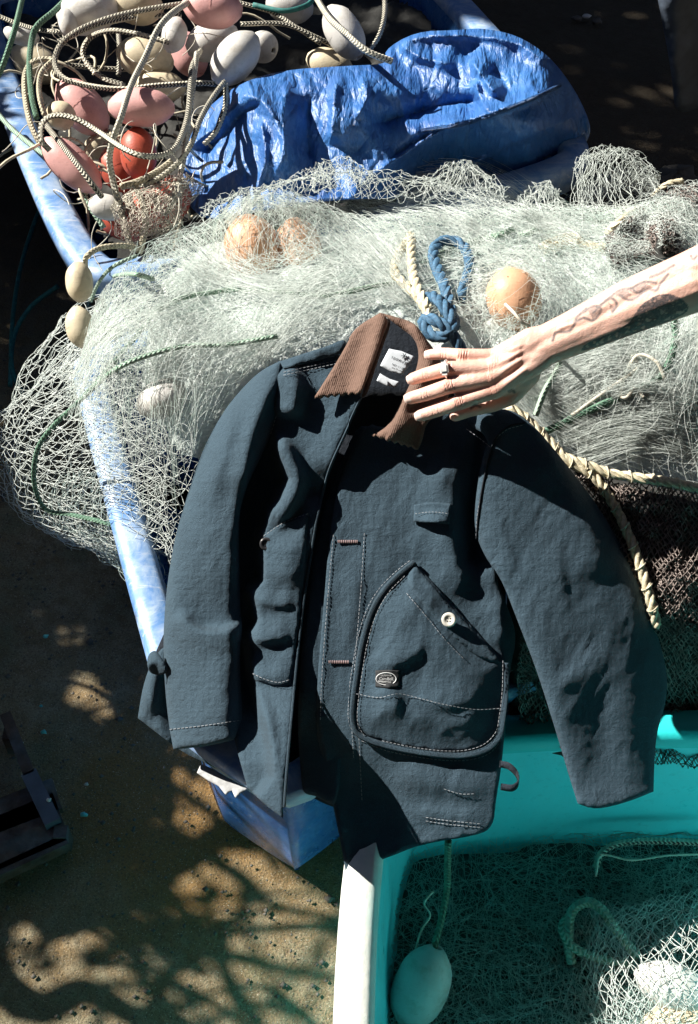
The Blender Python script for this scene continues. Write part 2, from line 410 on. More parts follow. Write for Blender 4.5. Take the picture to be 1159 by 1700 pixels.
def frp(name, c, pale, amt=.55, rough=.32, scr=.5, sc1=7.0):
    M = NM(name)
    f = M.ramp(M.noise(sc1, 7, .68, dist=.6), [(.42, (0, 0, 0)), (.66, (amt,) * 3)]); col = M.mix(f, c, pale)
    g = M.ramp(M.n('TexNoise', Vector=M.n('Mapping', Vector=M.geo(), Rotation=(.3, .5, .9), Scale=(6, 80, 30)), Scale=2.0, Detail=7, Roughness=.7).outputs[0], [(.58, (0, 0, 0)), (.66, (scr,) * 3)])
    col = M.mix(g, col, tuple(v * .5 + .28 for v in pale)); 
    col = M.mix(M.ramp(M.noise(60, 5, .7), [(.55, (0, 0, 0)), (.75, (.35,) * 3)]), col, tuple(v * .5 for v in c))
    p = M.prin(Base_Color=col, Roughness=M.ramp(M.noise(25, 4), [(.3, (rough * .7,) * 3), (.7, (rough * 1.5,) * 3)]), Normal=M.bump(M.noise(90, 4), .15, .003))
    return M.out(p)
m_bluefrp = frp('blue_fibreglass', (.022, .11, .34), (.10, .26, .55), .6, .25)
m_bluerim = frp('blue_rim_worn', (.10, .22, .46), (.44, .52, .62), .75, .4, .8, 16)
m_turq = frp('turquoise_plastic', (.13, .80, .87), (.20, .82, .87), .4, .38, .12)
m_turqrim = frp('turquoise_rim_bleached', (.62, .70, .66), (.74, .77, .70), .7, .5, .3)
def rimmat():
    M = NM('turquoise_rim'); x = M.n('SeparateXYZ', Vector=M.geo()).outputs[0]
    f = M.ramp(M.math('ADD', M.math('MULTIPLY', x, 3.0), M.math('MULTIPLY', M.noise(9, 5), .3)), [(.25, (1, 1, 1)), (.42, (0, 0, 0))])
    col = M.mix(f, (.03, .66, .68), M.ramp(M.noise(14, 6, .7), [(.35, (.58, .66, .62)), (.6, (.78, .80, .75))]))
    return M.out(M.prin(Base_Color=col, Roughness=.5, Normal=M.bump(M.noise(110, 4), .2, .003)))
m_turqrim = rimmat()
m_marker = plain('marker_ink', (.01, .018, .04), .6)
m_tape = plain('torn_white_tape', (.42, .43, .44), .7, .3, 60, .3)

def tarpmat():
    M = NM('tarpaulin_blue')
    col = M.ramp(M.noise(9, 6, .65), [(.3, (.016, .085, .30)), (.7, (.035, .16, .44))])
    sx = M.n('SeparateXYZ', Vector=M.uv())
    a = M.math('SINE', M.math('MULTIPLY', M.math('ADD', sx.outputs[0], M.math('MULTIPLY', sx.outputs[1], .4)), 2 * math.pi * 260)); b = M.math('SINE', M.math('MULTIPLY', M.math('SUBTRACT', sx.outputs[1], M.math('MULTIPLY', sx.outputs[0], .4)), 2 * math.pi * 260))
    dust = M.ramp(M.noise(38, 7, .8), [(.48, (0, 0, 0)), (.74, (.4,) * 3)]); col = M.mix(dust, col, (.15, .30, .58))
    mp = M.n('Mapping', Vector=M.uv(), Rotation=(0, 0, .35), Scale=(1.0, .42, 1.0)).outputs[0]; mp2 = M.n('Mapping', Vector=M.uv(), Rotation=(0, 0, -.8), Scale=(1.0, .5, 1.0)).outputs[0]
    cr_ = lambda sc, v: M.math('ABSOLUTE', M.math('SUBTRACT', M.noise(sc, 2, .5, vec=v, dist=.6), .5))
    nb = M.bumps([(M.math('ADD', a, b), .03, .001), (cr_(26, mp), 1.0, .022), (cr_(34, mp2), 1.0, .016), (cr_(90, mp), 1.0, .006), (cr_(150, mp2), 1.0, .003)])
    p = M.prin(Base_Color=col, Roughness=.50, Normal=nb); p.inputs['Specular IOR Level'].default_value = .7
    t = M.n('BsdfTranslucent', Color=(.02, .13, .42)); return M.out(M.n('MixShader', i0=.12, i1=p, i2=t))
m_tarp = tarpmat()
m_metal = plain('eyelet_metal', (.6, .6, .58), .35, .2, 90, metal=1.0)

def groundmat():
    M = NM('ground_dirt')
    a = M.noise(2.6, 7, .65); b = M.noise(28, 6, .7); c = M.noise(260, 4, .7)
    col = M.ramp(a, [(.3, (.13, .088, .044)), (.5, (.20, .148, .078)), (.7, (.26, .20, .115))])
    col = M.mix(M.ramp(b, [(.42, (0, 0, 0)), (.64, (.8,) * 3)]), col, (.31, .27, .18))
    col = M.mix(M.ramp(M.noise(7, 5, .6), [(.5, (0, 0, 0)), (.7, (.6,) * 3)]), col, (.115, .135, .07))
    v = M.n('TexVoronoi', Vector=M.geo(), Scale=170.0).outputs[0]
    dst = M.n('VectorMath', {'operation': 'DISTANCE'}, i0=M.geo(), i1=(-.33, 1.12, 0)).outputs['Value']; rust = M.ramp(M.math('ADD', dst, M.math('MULTIPLY', M.noise(9, 5, .65), .5)), [(.38, (.85,) * 3), (.62, (0, 0, 0))]); col = M.mix(rust, col, (.25, .135, .035))
    col = M.mix(M.ramp(c, [(.35, (.75,) * 3), (.5, (0, 0, 0))]), col, (.06, .045, .03))
    col = M.mix(M.ramp(M.noise(420, 2), [(.64, (0, 0, 0)), (.70, (.8,) * 3)]), col, (.55, .50, .40))
    py_ = M.n('SeparateXYZ', Vector=M.geo()).outputs[1]; back = M.ramp(M.math('ADD', M.math('MULTIPLY', py_, .25), M.math('MULTIPLY', b, .25)), [(.66, (0, 0, 0)), (.86, (.85,) * 3)]); col = M.mix(back, col, (.035, .024, .014))  # far ground darkened in its colour: shade painted in behind the tubs
    nb = M.bumps([(c, .8, .006), (b, .6, .02), (v, .35, .004)])
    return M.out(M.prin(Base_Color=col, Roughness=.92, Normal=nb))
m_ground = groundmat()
m_bark = plain('bark', (.09, .065, .045), .95, .5, 40, .8, 80)
def leafmat():
    M = NM('leaf'); c = M.ramp(M.noise(6, 3), [(.3, (.04, .075, .02)), (.7, (.09, .13, .035))])
    return M.out(M.n('MixShader', i0=.3, i1=M.prin(Base_Color=c, Roughness=.5), i2=M.n('BsdfTranslucent', Color=c)))
m_leaf = leafmat()
m_wood = plain('old_wood', (.075, .05, .036), .85, .55, 35, .7, 120, dirt=(.16, .22, .26), dscale=9, dfac=.5)
m_wood_lite = plain('tan_wood', (.30, .20, .11), .85, .4, 25, .5, 120)
m_stone = plain('stone', (.11, .10, .085), .9, .4, 25, .7, 90)
m_chip = plain('turquoise_chip', (.10, .45, .45), .5); m_chipw = plain('white_chip', (.6, .58, .54), .6)
m_dustcloth = plain('greyblue_sheet', (.085, .11, .15), .6, .4, 14, .4, 90)

# ------------------------------------------------------------------ ground
def build_ground():
    xs = np.concatenate([[-60, -20, -6], np.linspace(-2.5, 2.5, 90), [6, 20, 60]]); ys = np.concatenate([[-40, -10], np.linspace(-1, 5, 110), [9, 20, 80]])
    X, Y = np.meshgrid(xs, ys); Z = n2(X, Y, 1.7, 4, 3) * .012 + n2(X, Y, 9, 3, 5) * .004 - .012
    V = np.stack([X, Y, Z], -1).reshape(-1, 3); nx = len(xs); i = np.arange(len(ys) - 1)[:, None] * nx + np.arange(nx - 1)[None]
    F = np.stack([i, i + 1, i + nx + 1, i + nx], -1).reshape(-1, 4)
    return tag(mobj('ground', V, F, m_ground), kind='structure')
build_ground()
def gproj(P, z):            # lift ground points P (.., 2) towards the sun to height z
    P = np.asarray(P, float); t = np.asarray(z, float) / LS.z
    return np.stack([P[..., 0] + t * LS.x, P[..., 1] + t * LS.y, np.broadcast_to(z, P.shape[:-1])], -1)

# ------------------------------------------------------------------ tubs
def ring_offset(R, d):
    R = np.asarray(R, float); T = np.roll(R, -1, 0) - np.roll(R, 1, 0); T /= np.linalg.norm(T, axis=1)[:, None]
    return R + np.stack([T[:, 1], -T[:, 0]], 1) * d
def tub(name, corners, zr, inset, zb, floor_z, m_body, m_rim, label, flange=.045, lip=.05, bottom=None, wall=.012, it=3, rad=.09):
    K = []
    for i, c_ in enumerate(corners):
        c_ = np.array(c_, float); p_ = np.array(corners[i - 1], float); q_ = np.array(corners[(i + 1) % len(corners)], float)
        for o_ in (p_, q_):
            L_ = np.linalg.norm(o_ - c_); K.append(c_ + (o_ - c_) * min(.45, rad / L_))
    R = outline([tuple(c) for c in K], .03, it)
    R = np.array(R); a = 0.5 * np.sum(R[:, 0] * np.roll(R[:, 1], -1) - np.roll(R[:, 0], -1) * R[:, 1])
    if a < 0: R = R[::-1]
    n = len(R); c = R.mean(0)
    e = empty(name, (c[0], c[1], 0)); tag(e, label, 'tub')
    def strip(loops):
        V = np.concatenate([np.column_stack([r, np.full(n, z)]) for r, z in loops]); F = []
        for k in range(len(loops) - 1):
            for i in range(n): j = (i + 1) % n; F.append((k * n + i, k * n + j, (k + 1) * n + j, (k + 1) * n + i))
        return V, F
    Ob = bottom(R) if bottom else ring_offset(R, -inset)
    V, F = strip([(R, zr - .004), (R * .5 + Ob * .5, (zr + zb) * .5), (Ob, zb + .05), (ring_offset(Ob, -.02), zb)]); m = len(V)
    I = ring_offset(R, -wall); Ib = ring_offset(Ob, -wall); s = len(V)
    V2, F2 = strip([(I, zr - .004), (I * .5 + Ib * .5, (zr + floor_z) * .5), (Ib, floor_z + .04), (ring_offset(Ib, -.03), floor_z)])
    F2 = [tuple(i + s for i in f[::-1]) for f in F2]; V = np.concatenate([V, V2]); F = F + F2
    ca = len(V); V = np.concatenate([V, [[c[0], c[1], zb], [c[0], c[1], floor_z]]])
    for i in range(n): j = (i + 1) % n; F.append((s - n + j, s - n + i, ca)); F.append((ca - n + i, ca - n + j, ca + 1))
    mobj('shell', V, F, m_body, e)
    o = ring_offset
    V, F = strip([(o(R, flange * .1), zr - lip), (o(R, flange), zr - lip + .004), (o(R, flange + .006), zr - .012), (o(R, flange - .002), zr + .003), (o(R, flange * .5), zr + .005), (o(R, -wall * .5), zr + .004), (o(R, -wall - .006), zr - .006), (o(R, -wall - .008), zr - .03)])
    mobj('rim', V, F, m_rim, e)
    return e, R
Z_R1, Z_R2, Z_T = .50, .45, .40
P2 = lambda px, py, z: tuple(at_z(px, py, z)[:2])
# rear blue tub (turned about a quarter of a right angle), holds tarp and floats
FL = np.array(P2(150, 462, Z_R1)); FR = np.array(P2(985, 262, Z_R1)); BL = np.array(P2(-40, 60, Z_R1)); BR = np.array(P2(742, -10, Z_R1))
Ext = (BR - FR) / np.linalg.norm(BR - FR)
tubA, RA = tub('blue_tub', [FL, FR, FR + Ext * 1.3, FL + Ext * 1.35], Z_R1, .07, .01, .1, m_bluefrp, m_bluerim, 'deep blue worn tub holding the tarpaulin and the pile of floats', flange=.05, lip=.07)
# near blue tub, under the pale net and the jacket
nb_c = [P2(150, 600, Z_R2), P2(292, 1100, Z_R2), P2(330, 1195, Z_R2), P2(478, 1290, Z_R2), (.06, 1.06), (.62, 1.24), (.80, 1.35), (.55, 2.05), (.4, 2.08), (-.42, 1.93)]
B0 = np.array(P2(490, 1436, .0)); A0 = np.array(P2(345, 1298, .0))
def nb_bottom(R): return ring_offset(R, -.012)
tubB, RB = tub('blue_tub', nb_c, Z_R2, .06, .015, .1, m_bluefrp, m_bluerim, 'blue angular tub heaped with pale net beneath the jacket', flange=.04, lip=.045, bottom=nb_bottom, it=2, rad=.012)
# turquoise tub
tl = P2(622, 1212, Z_T); 
tc = [tl, (P2(592, 1700, Z_T)[0] - .01, .30), (1.05, .30), (1.08, P2(1159, 1207, Z_T)[1])]
tubC, RC = tub('turquoise_tub', tc, Z_T, .035, .0, .03, m_turq, m_turqrim, 'turquoise plastic tub with bleached white rim, holding a dark net', flange=.035, lip=.03, it=3)
# torn white tape on the near blue tub
def quad_patch(name, px, z, mat, parent, lift=.004):
    P = np.array([at_z(p[0], p[1], z if np.isscalar(z) else z[i]) for i, p in enumerate(px)]); P = P + (C0 - P) / np.linalg.norm(C0 - P, axis=1)[:, None] * lift
    return P
# hand-painted mark on the rear tub's front face
def face_pt(t, z):
    """a point on the rear tub's outer front wall: t along FL->FR"""
    d = (FR - FL) / np.linalg.norm(FR - FL); nrm = np.array([d[1], -d[0]]); k = (Z_R1 - z) / (Z_R1 - .01)
    p = FL + (FR - FL) * t + nrm * (-.07 * k + .004); return np.array([p[0], p[1], z])
def mark(segs):
    mb = MB()
    for s in segs:
        P = np.array([face_pt(t, z) for t, z in s]); V, F, uv = tube_vf(catmull(P, 5), .0055, 6); mb.add(V, F, uv)
    return mb
mk = mark([[(.855, .36), (.875, .372), (.90, .385), (.925, .40)], [(.885, .43), (.887, .39), (.892, .35), (.90, .335)], [(.955, .445), (.968, .43), (.965, .405), (.957, .39)], [(.905, .44), (.91, .425)]])
mk.build('painted_mark', m_marker, tubA)

# ------------------------------------------------------------------ the jacket
def jd(X, Y):
    X = np.asarray(X, float); Y = np.asarray(Y, float)
    return 1.95 - .04 * (Y - 600) / 600 - 0.5e-6 * np.maximum(0, Y - 1150) ** 2 + .05 * ((X - 640) / 400) ** 2
def wr(X, Y, s, a=.004, sx=.010, sy=.0035):      # soft crumples, drawn out along the drape
    wx = X + 26 * n2(X, Y, .008, 2, s + 3); wy = Y + 26 * n2(X, Y, .008, 2, s + 4); z = np.zeros_like(X) + s
    return a * fbm(np.stack([wx * sx, wy * sy, z], -1), 1.0, 3, s) + a * .30 * fbm(np.stack([wx * .035 + wy * .012, wy * .013, z], -1), 1.0, 2, s + 9, True) + a * .16 * fbm(np.stack([wx * .07 + wy * .03, wy * .04, z], -1), 1.0, 2, s + 6, True) + a * .05 * n2(X, Y, .12, 2, s + 5)
def lin(X, Y, x0, y0, x1, y1):                 # 0..1 along a direction
    dx, dy = x1 - x0, y1 - y0; return ((X - x0) * dx + (Y - y0) * dy) / (dx * dx + dy * dy)
def S(X, Y, poly, amp, *a, **k): return stroke(X, Y, poly, amp, *a, **{'ends': .35, **k})
def h_back(X, Y): return -.045 - .045 * smooth_step(640, 720, Y) + wr(X, Y, 1, .004)
def h_lf(X, Y):        # panel with the free front edge: lies proud of the other front
    h = np.interp(Y, [560, 640, 720, 780, 860, 960, 1080, 1140, 1200, 1270, 1360], [.020, .036, .026, .022, .014, .008, .007, .020, .060, .085, .085]) + wr(X, Y, 2, .004)
    edge = [(600, 640), (598, 665), (572, 720), (545, 780), (527, 850), (513, 930), (500, 1020), (488, 1130), (476, 1260), (470, 1357)]
    d, s, t = seg_dist(X, Y, edge)
    up = np.interp(Y, [600, 660, 740, 860, 960, 1100, 1250, 1360], [.014, .026, .016, .008, .004, .003, .010, .010])
    h = h + up * np.exp(-(d / 34.0) ** 2)
    h = h + S(X, Y, [(500, 585), (540, 570), (580, 560)], .010, 20)
    h = h + S(X, Y, [(474, 600), (490, 640), (482, 700)], .024, 30, 15, ends=.2)                      # chest ridge, shade behind it
    h = h + S(X, Y, [(455, 715), (478, 755), (494, 800), (474, 845), (448, 880)], .026, 26, 13, ends=.2) - S(X, Y, [(555, 770), (535, 810), (520, 850)], .016, 30, 24)
    h = h + S(X, Y, [(470, 880), (474, 930), (472, 985)], .016, 34, 30)
    h = h + S(X, Y, [(415, 985), (450, 1002), (500, 1000)], .011, 9, 24) + S(X, Y, [(410, 1062), (450, 1060), (490, 1052)], .014, 9, 26) + S(X, Y, [(412, 1118), (450, 1122), (486, 1118)], .008, 12, 20)
    h = h + S(X, Y, [(430, 1140), (446, 1210), (456, 1290)], .012, 16, 12)
    vx = np.interp(Y + 10 * n2(X, Y, .03, 2, 19), [600, 660, 720, 760, 800, 850, 890, 960, 985, 1030, 1060, 1130, 1190, 1240, 1290, 1360], [440, 452, 450, 466, 480, 448, 432, 436, 414, 428, 410, 420, 436, 450, 452, 400])
    return h - .055 * smooth_step(2, -18, X - vx - 4)
def h_placket(X, Y):
    return .000 - .02 * smooth_step(1150, 1250, Y) + wr(X, Y, 3, .003) + S(X, Y, [(525, 880), (517, 1000), (512, 1100), (500, 1240)], .004, 18)
def h_ls(X, Y):        # sleeve on the picture's left
    h = -.004 + wr(X, Y, 4, .005)
    YY = [600, 650, 700, 800, 900, 1000, 1100, 1240]; xl = np.interp(Y, YY, [440, 395, 360, 318, 288, 273, 270, 284]); xr = np.interp(Y, YY, [474, 468, 462, 414, 398, 400, 400, 393])
    t = np.clip((X - xl) / (xr - xl), 0, 1); h = h + .046 * np.where(t < .80, np.sqrt(np.clip(1 - ((.80 - t) / .80) ** 2.2, 0, 1)), np.sqrt(np.clip(1 - ((t - .80) / .20) ** 2 * .9, 0, 1)))
    h = h + S(X, Y, [(462, 612), (436, 670), (412, 740), (396, 830)], .016, 24, 11, ends=.2) + S(X, Y, [(410, 650), (384, 705), (362, 780), (345, 860)], .009, 26, 13)
    h = h  + S(X, Y, [(292, 1010), (325, 1048), (362, 1054), (402, 1042)], .012, 30, 12, ends=.2)
    h = h + S(X, Y, [(350, 1060), (362, 1130), (368, 1230)], .005, 30, 16)
    sd = Y - np.interp(X, [270, 290, 318, 340, 362, 385, 410], [1000, 1014, 1036, 1043, 1044, 1038, 1026])
    h = h - .022 * smooth_step(-120, -8, sd) * smooth_step(7, -6, sd) * smooth_step(284, 345, X)
    return h
def h_rf(X, Y):        # big front panel with the bag pocket
    h = wr(X, Y, 5, .0045) + .010
    h = h + S(X, Y, [(538, 900), (530, 1040), (525, 1200)], .004, 10, 16) + S(X, Y, [(526, 1180), (545, 1290), (572, 1440)], .006, 10, 12, ends=.05)
    h = h - .014 * smooth_step(1180, 1330, Y) * smooth_step(540, 640, X) - .048 * smooth_step(0, 1, lin(X, Y, 640, 1190, 545, 1330)) + S(X, Y, [(640, 1282), (720, 1300), (830, 1318)], .012, 22, 30) + S(X, Y, [(660, 1350), (730, 1352), (820, 1360)], .006, 14, 16)
    h = h - S(X, Y, [(800, 720), (787, 800), (785, 870), (790, 925)], .022, 14, 22, ends=0)
    h = h + S(X, Y, [(758, 750), (748, 840), (752, 920), (780, 1000)], .016, 44, 16, ends=.2)
    h = h + S(X, Y, [(800, 985), (832, 1025), (838, 1085)], .010, 26, 18) + S(X, Y, [(722, 700), (735, 760), (730, 830)], .007, 22, 12)
    h = h + S(X, Y, [(596, 890), (588, 1000), (572, 1120)], .0045, 22, 12) + S(X, Y, [(660, 800), (640, 900), (620, 1000)], .005, 40, 24) + S(X, Y, [(700, 870), (680, 930)], .003, 20)
    return h - .03 * smooth_step(30, -10, 860 - X + (Y - 1060) * .02) * smooth_step(960, 1000, Y)
def h_rs(X, Y):        # sleeve on the picture's right
    h = .012 + wr(X, Y, 6, .005, .008, .004)
    ax = np.interp(Y, [690, 760, 850, 950, 1050, 1150, 1250, 1340], [850, 862, 885, 930, 975, 1005, 1018, 1020])
    wd = np.interp(Y, [690, 760, 850, 950, 1050, 1150, 1250, 1340], [60, 75, 105, 125, 128, 110, 86, 80])
    q = np.clip(np.abs(X - ax) / wd, 0, 1); h = h + (.040 - .016 * smooth_step(1150, 1320, Y)) * np.sqrt(1 - q ** 3.4 * .97)
    h = h + S(X, Y, [(890, 720), (945, 815), (985, 905), (1005, 980)], .009, 60, 20, ends=.2) + S(X, Y, [(960, 800), (1020, 900), (1062, 1010), (1078, 1110)], .008, 24, 18)
    h = h + S(X, Y, [(818, 830), (838, 900), (868, 980)], .003, 24, 10) + S(X, Y, [(925, 880), (930, 960), (950, 1050)], .0035, 30, 9)
    h = h + S(X, Y, [(850, 980), (890, 1075), (925, 1180), (950, 1290)], .008, 26, 30) + S(X, Y, [(1000, 1060), (970, 1110), (920, 1150)], .006, 14, 30) - S(X, Y, [(985, 1120), (1000, 1230), (1005, 1345)], .008, 40, 30)
    return h - .015 * smooth_step(1000, 1120, X - (Y - 1000) * .1) * smooth_step(960, 1050, Y)
def pk_out(): return [(690, 935, 1), (665, 955), (640, 982), (620, 1015), (606, 1060), (597, 1110), (590, 1160), (589, 1195), (600, 1218), (640, 1234), (700, 1246), (760, 1251), (800, 1243), (824, 1222), (832, 1195), (836, 1150), (838, 1100, 1), (790, 1046), (740, 990)]
def h_pk(X, Y):
    O = outline(pk_out(), 8); d, _, _ = seg_dist(X, Y, O, True)
    h = h_rf(X, Y) + .010 + .016 * smooth_step(0, 60, d)
    h = h + .005 * n2(X, Y, .010, 2, 31) * smooth_step(0, 30, d) + S(X, Y, [(610, 1090), (660, 1100), (715, 1062)], .010, 12, 34) + S(X, Y, [(612, 1160), (650, 1150), (660, 1200)], .008, 30, 12)
    return h + S(X, Y, [(690, 1150), (740, 1170), (800, 1150)], .008, 12, 30) + S(X, Y, [(700, 960), (730, 1030), (780, 1090)], .004, 20)
def ontop(hf, extra=0.0): return lambda X, Y, l: at_d(X, Y, jd(X, Y) - hf(X, Y) - extra - l)
def surf(hf, px, e=.002):
    P = np.asarray(px, float); return at_d(P[:, 0], P[:, 1], jd(P[:, 0], P[:, 1]) - hf(P[:, 0], P[:, 1]) - e)

def build_jacket():
    J = empty('jacket', at_z(640, 1250, .45)); tag(J, 'navy work jacket with brown corduroy collar, spread over the net heap', 'jacket')
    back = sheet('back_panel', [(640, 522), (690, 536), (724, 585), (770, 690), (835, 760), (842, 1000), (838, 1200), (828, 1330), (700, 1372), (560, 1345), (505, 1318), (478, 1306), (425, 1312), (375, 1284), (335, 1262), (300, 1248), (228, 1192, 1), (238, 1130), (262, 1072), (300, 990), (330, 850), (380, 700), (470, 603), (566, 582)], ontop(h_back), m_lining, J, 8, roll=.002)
    side = sheet('side_panel', [(228, 1192, 1), (236, 1140), (252, 1095), (275, 1068), (330, 1060), (390, 1120), (395, 1235), (372, 1283), (335, 1264), (300, 1248)], lambda X, Y, l: at_d(X, Y, jd(X, Y) + .030 - l - S(X, Y, [(262, 1080), (250, 1150), (244, 1200)], .02, 14) + .02 * smooth_step(260, 300, X) - wr(X, Y, 15, .005)), m_navy, J, 6, roll=.004)
    tl_ = sheet('tab_loop', [(243, 1100), (246, 1085), (258, 1078), (270, 1096), (276, 1106), (276, 1118), (262, 1122), (246, 1116)], lambda X, Y, l: at_d(X, Y, jd(X, Y) - .012 - l - S(X, Y, [(243, 1105), (258, 1098), (276, 1108)], .014, 12, ends=0)), m_navy, J, 3, roll=.003)
    pl = sheet('placket', [(606, 690), (566, 760), (532, 860), (512, 950), (498, 1100), (492, 1200), (500, 1300), (503, 1318), (526, 1322), (548, 1337), (560, 1334), (570, 1200), (580, 900), (640, 760)], ontop(h_placket), m_navy, J, 6, roll=.002)
    lf = sheet('front_panel', [(463, 600, 1), (520, 590), (568, 584), (610, 630), (600, 664), (573, 720), (546, 780), (528, 850), (514, 930), (501, 1020), (489, 1130), (477, 1260), (471, 1300), (469, 1358, 1), (440, 1337), (410, 1308, 1), (380, 1200), (360, 1000), (360, 800), (410, 680)], ontop(h_lf), m_navy, J, 5, edge=5, roll=.003)
    tag(lf, 'front panel with the rolled free edge')
    rf = sheet('front_panel', [(606, 700), (640, 712), (700, 694), (755, 660), (800, 676), (862, 690), (850, 760), (830, 850), (820, 950), (845, 1010), (860, 1058), (847, 1110), (840, 1200), (834, 1270), (824, 1330), (820, 1372), (795, 1387), (700, 1401), (640, 1426), (573, 1447, 1), (565, 1400), (552, 1335), (537, 1285), (526, 1235), (524, 1180), (528, 1100), (537, 1000), (546, 890), (560, 800)], ontop(h_rf), m_navy, J, 5, edge=5, roll=.003)
    tag(rf, 'front panel with bag pocket and buttonholes')
    ls = sheet('sleeve', [(466, 598, 1), (430, 616), (396, 650), (365, 690), (334, 750), (311, 820), (291, 885), (277, 965), (270, 1050), (272, 1130), (279, 1200), (287, 1244, 1), (338, 1240), (388, 1228, 1), (403, 1200), (400, 1150), (397, 1080), (402, 1042), (398, 1000), (396, 900), (396, 850), (412, 800), (432, 760), (450, 722), (466, 665), (471, 625)], ontop(h_ls), m_navy, J, 4.5, edge=9, roll=.010)
    rs = sheet('sleeve', [(768, 700), (800, 680), (845, 678), (880, 698), (935, 762), (1003, 852), (1062, 960), (1092, 1050), (1110, 1120), (1106, 1170), (1091, 1215), (1087, 1270), (1086, 1314, 1), (1045, 1331), (990, 1345), (960, 1334, 1), (946, 1290), (925, 1218), (893, 1115), (858, 1025), (833, 960), (806, 925), (788, 880), (790, 830), (800, 765), (815, 725)], ontop(h_rs), m_navy, J, 5, edge=7, roll=.004)
    # shoulder yoke strip behind the collar and shoulder cap at the hand side
    yk = sheet('yoke', [(463, 600, 1), (500, 588), (545, 574), (575, 560), (572, 588), (520, 600), (470, 612, 1)], ontop(h_lf, .010), m_navy, J, 4, roll=.004)
    # bag pocket with piping, button, patch
    pk = sheet('pocket', pk_out(), ontop(h_pk), m_navy, J, 4.5, edge=5, roll=.006, thick=.008)
    pl_l = [(690, 933), (665, 953), (639, 980), (619, 1014), (604, 1060), (595, 1110), (588, 1160), (587, 1197), (599, 1221), (640, 1237), (700, 1249), (760, 1254), (803, 1246), (828, 1224), (835, 1195), (840, 1150), (841, 1100)]
    Pp = catmull(pl_l, 5); tube('piping', surf(h_rf, Pp, .009), .0050, m_navy, pk, 7)
    fl = sheet('flap', [(690, 938, 1), (722, 976), (780, 1040), (836, 1102, 1), (800, 1096), (745, 1052), (700, 1000), (672, 962)], ontop(h_pk, .004), m_navy, pk, 4, edge=4, roll=.003, thick=.004)
    # buttons
    def button(px, py, hf, r, mat, par, e=.006):
        c = surf(hf, [(px, py)], e)[0]; nrm = C0 - c; nrm /= np.linalg.norm(nrm); q = Vector(nrm).to_track_quat('Z', 'Y').to_matrix()
        prof = [(0, .0016), (.45, .0016), (.55, .0030), (.8, .0036), (.97, .0022), (1, .0), (.9, -.0015), (0, -.0015)]; k = 20; V = []; F = []
        for a, z in prof: V += [(a * r * math.cos(2 * math.pi * i / k), a * r * math.sin(2 * math.pi * i / k), z) for i in range(k)]
        for j in range(len(prof) - 1):
            for i in range(k): F.append((j * k + i, j * k + (i + 1) % k, (j + 1) * k + (i + 1) % k, (j + 1) * k + i))
        V = np.array(V) @ np.array(q).T + c; b = mobj('button', V, F, mat, par)
        for sx, sy in ((-1, -1), (1, -1), (-1, 1), (1, 1)):
            mb = MB(); mb.add(*[(np.array([(math.cos(a) * .0011 + sx * .0022, math.sin(a) * .0011 + sy * .0022, .0021) for a in np.linspace(0, 2 * math.pi, 8, endpoint=False)]) @ np.array(q).T + c), [tuple(range(8))]]); mb.build('thread_hole', m_ink, b)
        return b
    tag(button(746, 1029, h_pk, .0115, m_button, pk, .010), 'pale horn button with four holes')
    tag(button(441, 903, h_lf, .0105, m_button_dark, lf, .004), 'dark button on the bellows pocket')
    # stitching
    def stitches(name, lines, hf, par, mat=m_thread, r=.00055, dash=4.2, gap=2.4, e=.0016):
        Q = []
        for l in lines:
            P = catmull(l, 10); L = np.concatenate([[0], np.cumsum(np.hypot(*np.diff(P, axis=0).T))]); s0 = np.arange(0, L[-1] - dash, dash + gap)
            A = np.stack([s0, s0 + dash * .5, s0 + dash], 1); Q.append(np.stack([np.interp(A, L, P[:, 0]), np.interp(A, L, P[:, 1])], -1))
        Q = np.concatenate(Q); W = surf(hf, Q.reshape(-1, 2), e).reshape(-1, 3, 3); V, F = strands(W, r, 4)
        o = mobj(name, V, F, mat, par); tag(o, kind='stuff'); return o
    off = lambda l, dx, dy: [(a + dx, b + dy) for a, b in l]
    stitches('stitching', [off(pl_l[:9], -9, -2), off(pl_l[8:], 2, 9)], h_rf, rf)
    stitches('stitching', [off(pl_l[1:9], 8, 3), off(pl_l[9:], -5, -7), [(676, 985), (710, 1025), (740, 1062), (772, 1095)], [(592, 1152), (630, 1158), (662, 1152), (700, 1160), (740, 1170), (790, 1178), (834, 1176)]], h_pk, pk, e=.003)
    stitches('stitching', [[(606, 885), (600, 980), (592, 1080), (585, 1180), (588, 1260)], [(553, 888), (543, 1000), (534, 1120), (531, 1200)], [(597, 1225), (600, 1290), (602, 1330)], [(708, 1357), (740, 1362), (800, 1368)], [(708, 1363), (740, 1368), (800, 1374)], [(738, 1310), (765, 1318), (790, 1318)]], h_rf, rf)
    stitches('stitching', [[(470, 618), (520, 607), (570, 596)], [(470, 623), (520, 612), (570, 601)], [(437, 890), (470, 868), (512, 852)]], h_lf, lf, e=.003)
    stitches('stitching', [[(281, 1211), (335, 1205), (398, 1196)], [(470, 620), (466, 660), (455, 700), (448, 722)]], h_ls, ls)
    stitches('stitching', [[(775, 712), (800, 730), (818, 745)], [(868, 706), (840, 715), (818, 740), (806, 790), (794, 850), (791, 890)]], h_rs, rs)
    # seams (recessed look: thin dark welt)
    tube('seam', surf(h_rs, catmull([(872, 702), (845, 708), (822, 732), (808, 780), (797, 840), (792, 895)], 6), .0012), .0016, m_lining, rs, 5)
    tube('front_edge_piping', surf(h_lf, catmull([(600, 660), (573, 719), (546, 780), (528, 850), (514, 930), (501, 1020), (489, 1130), (477, 1260), (471, 1340)], 6), .000), .0022, m_navy, lf, 6)
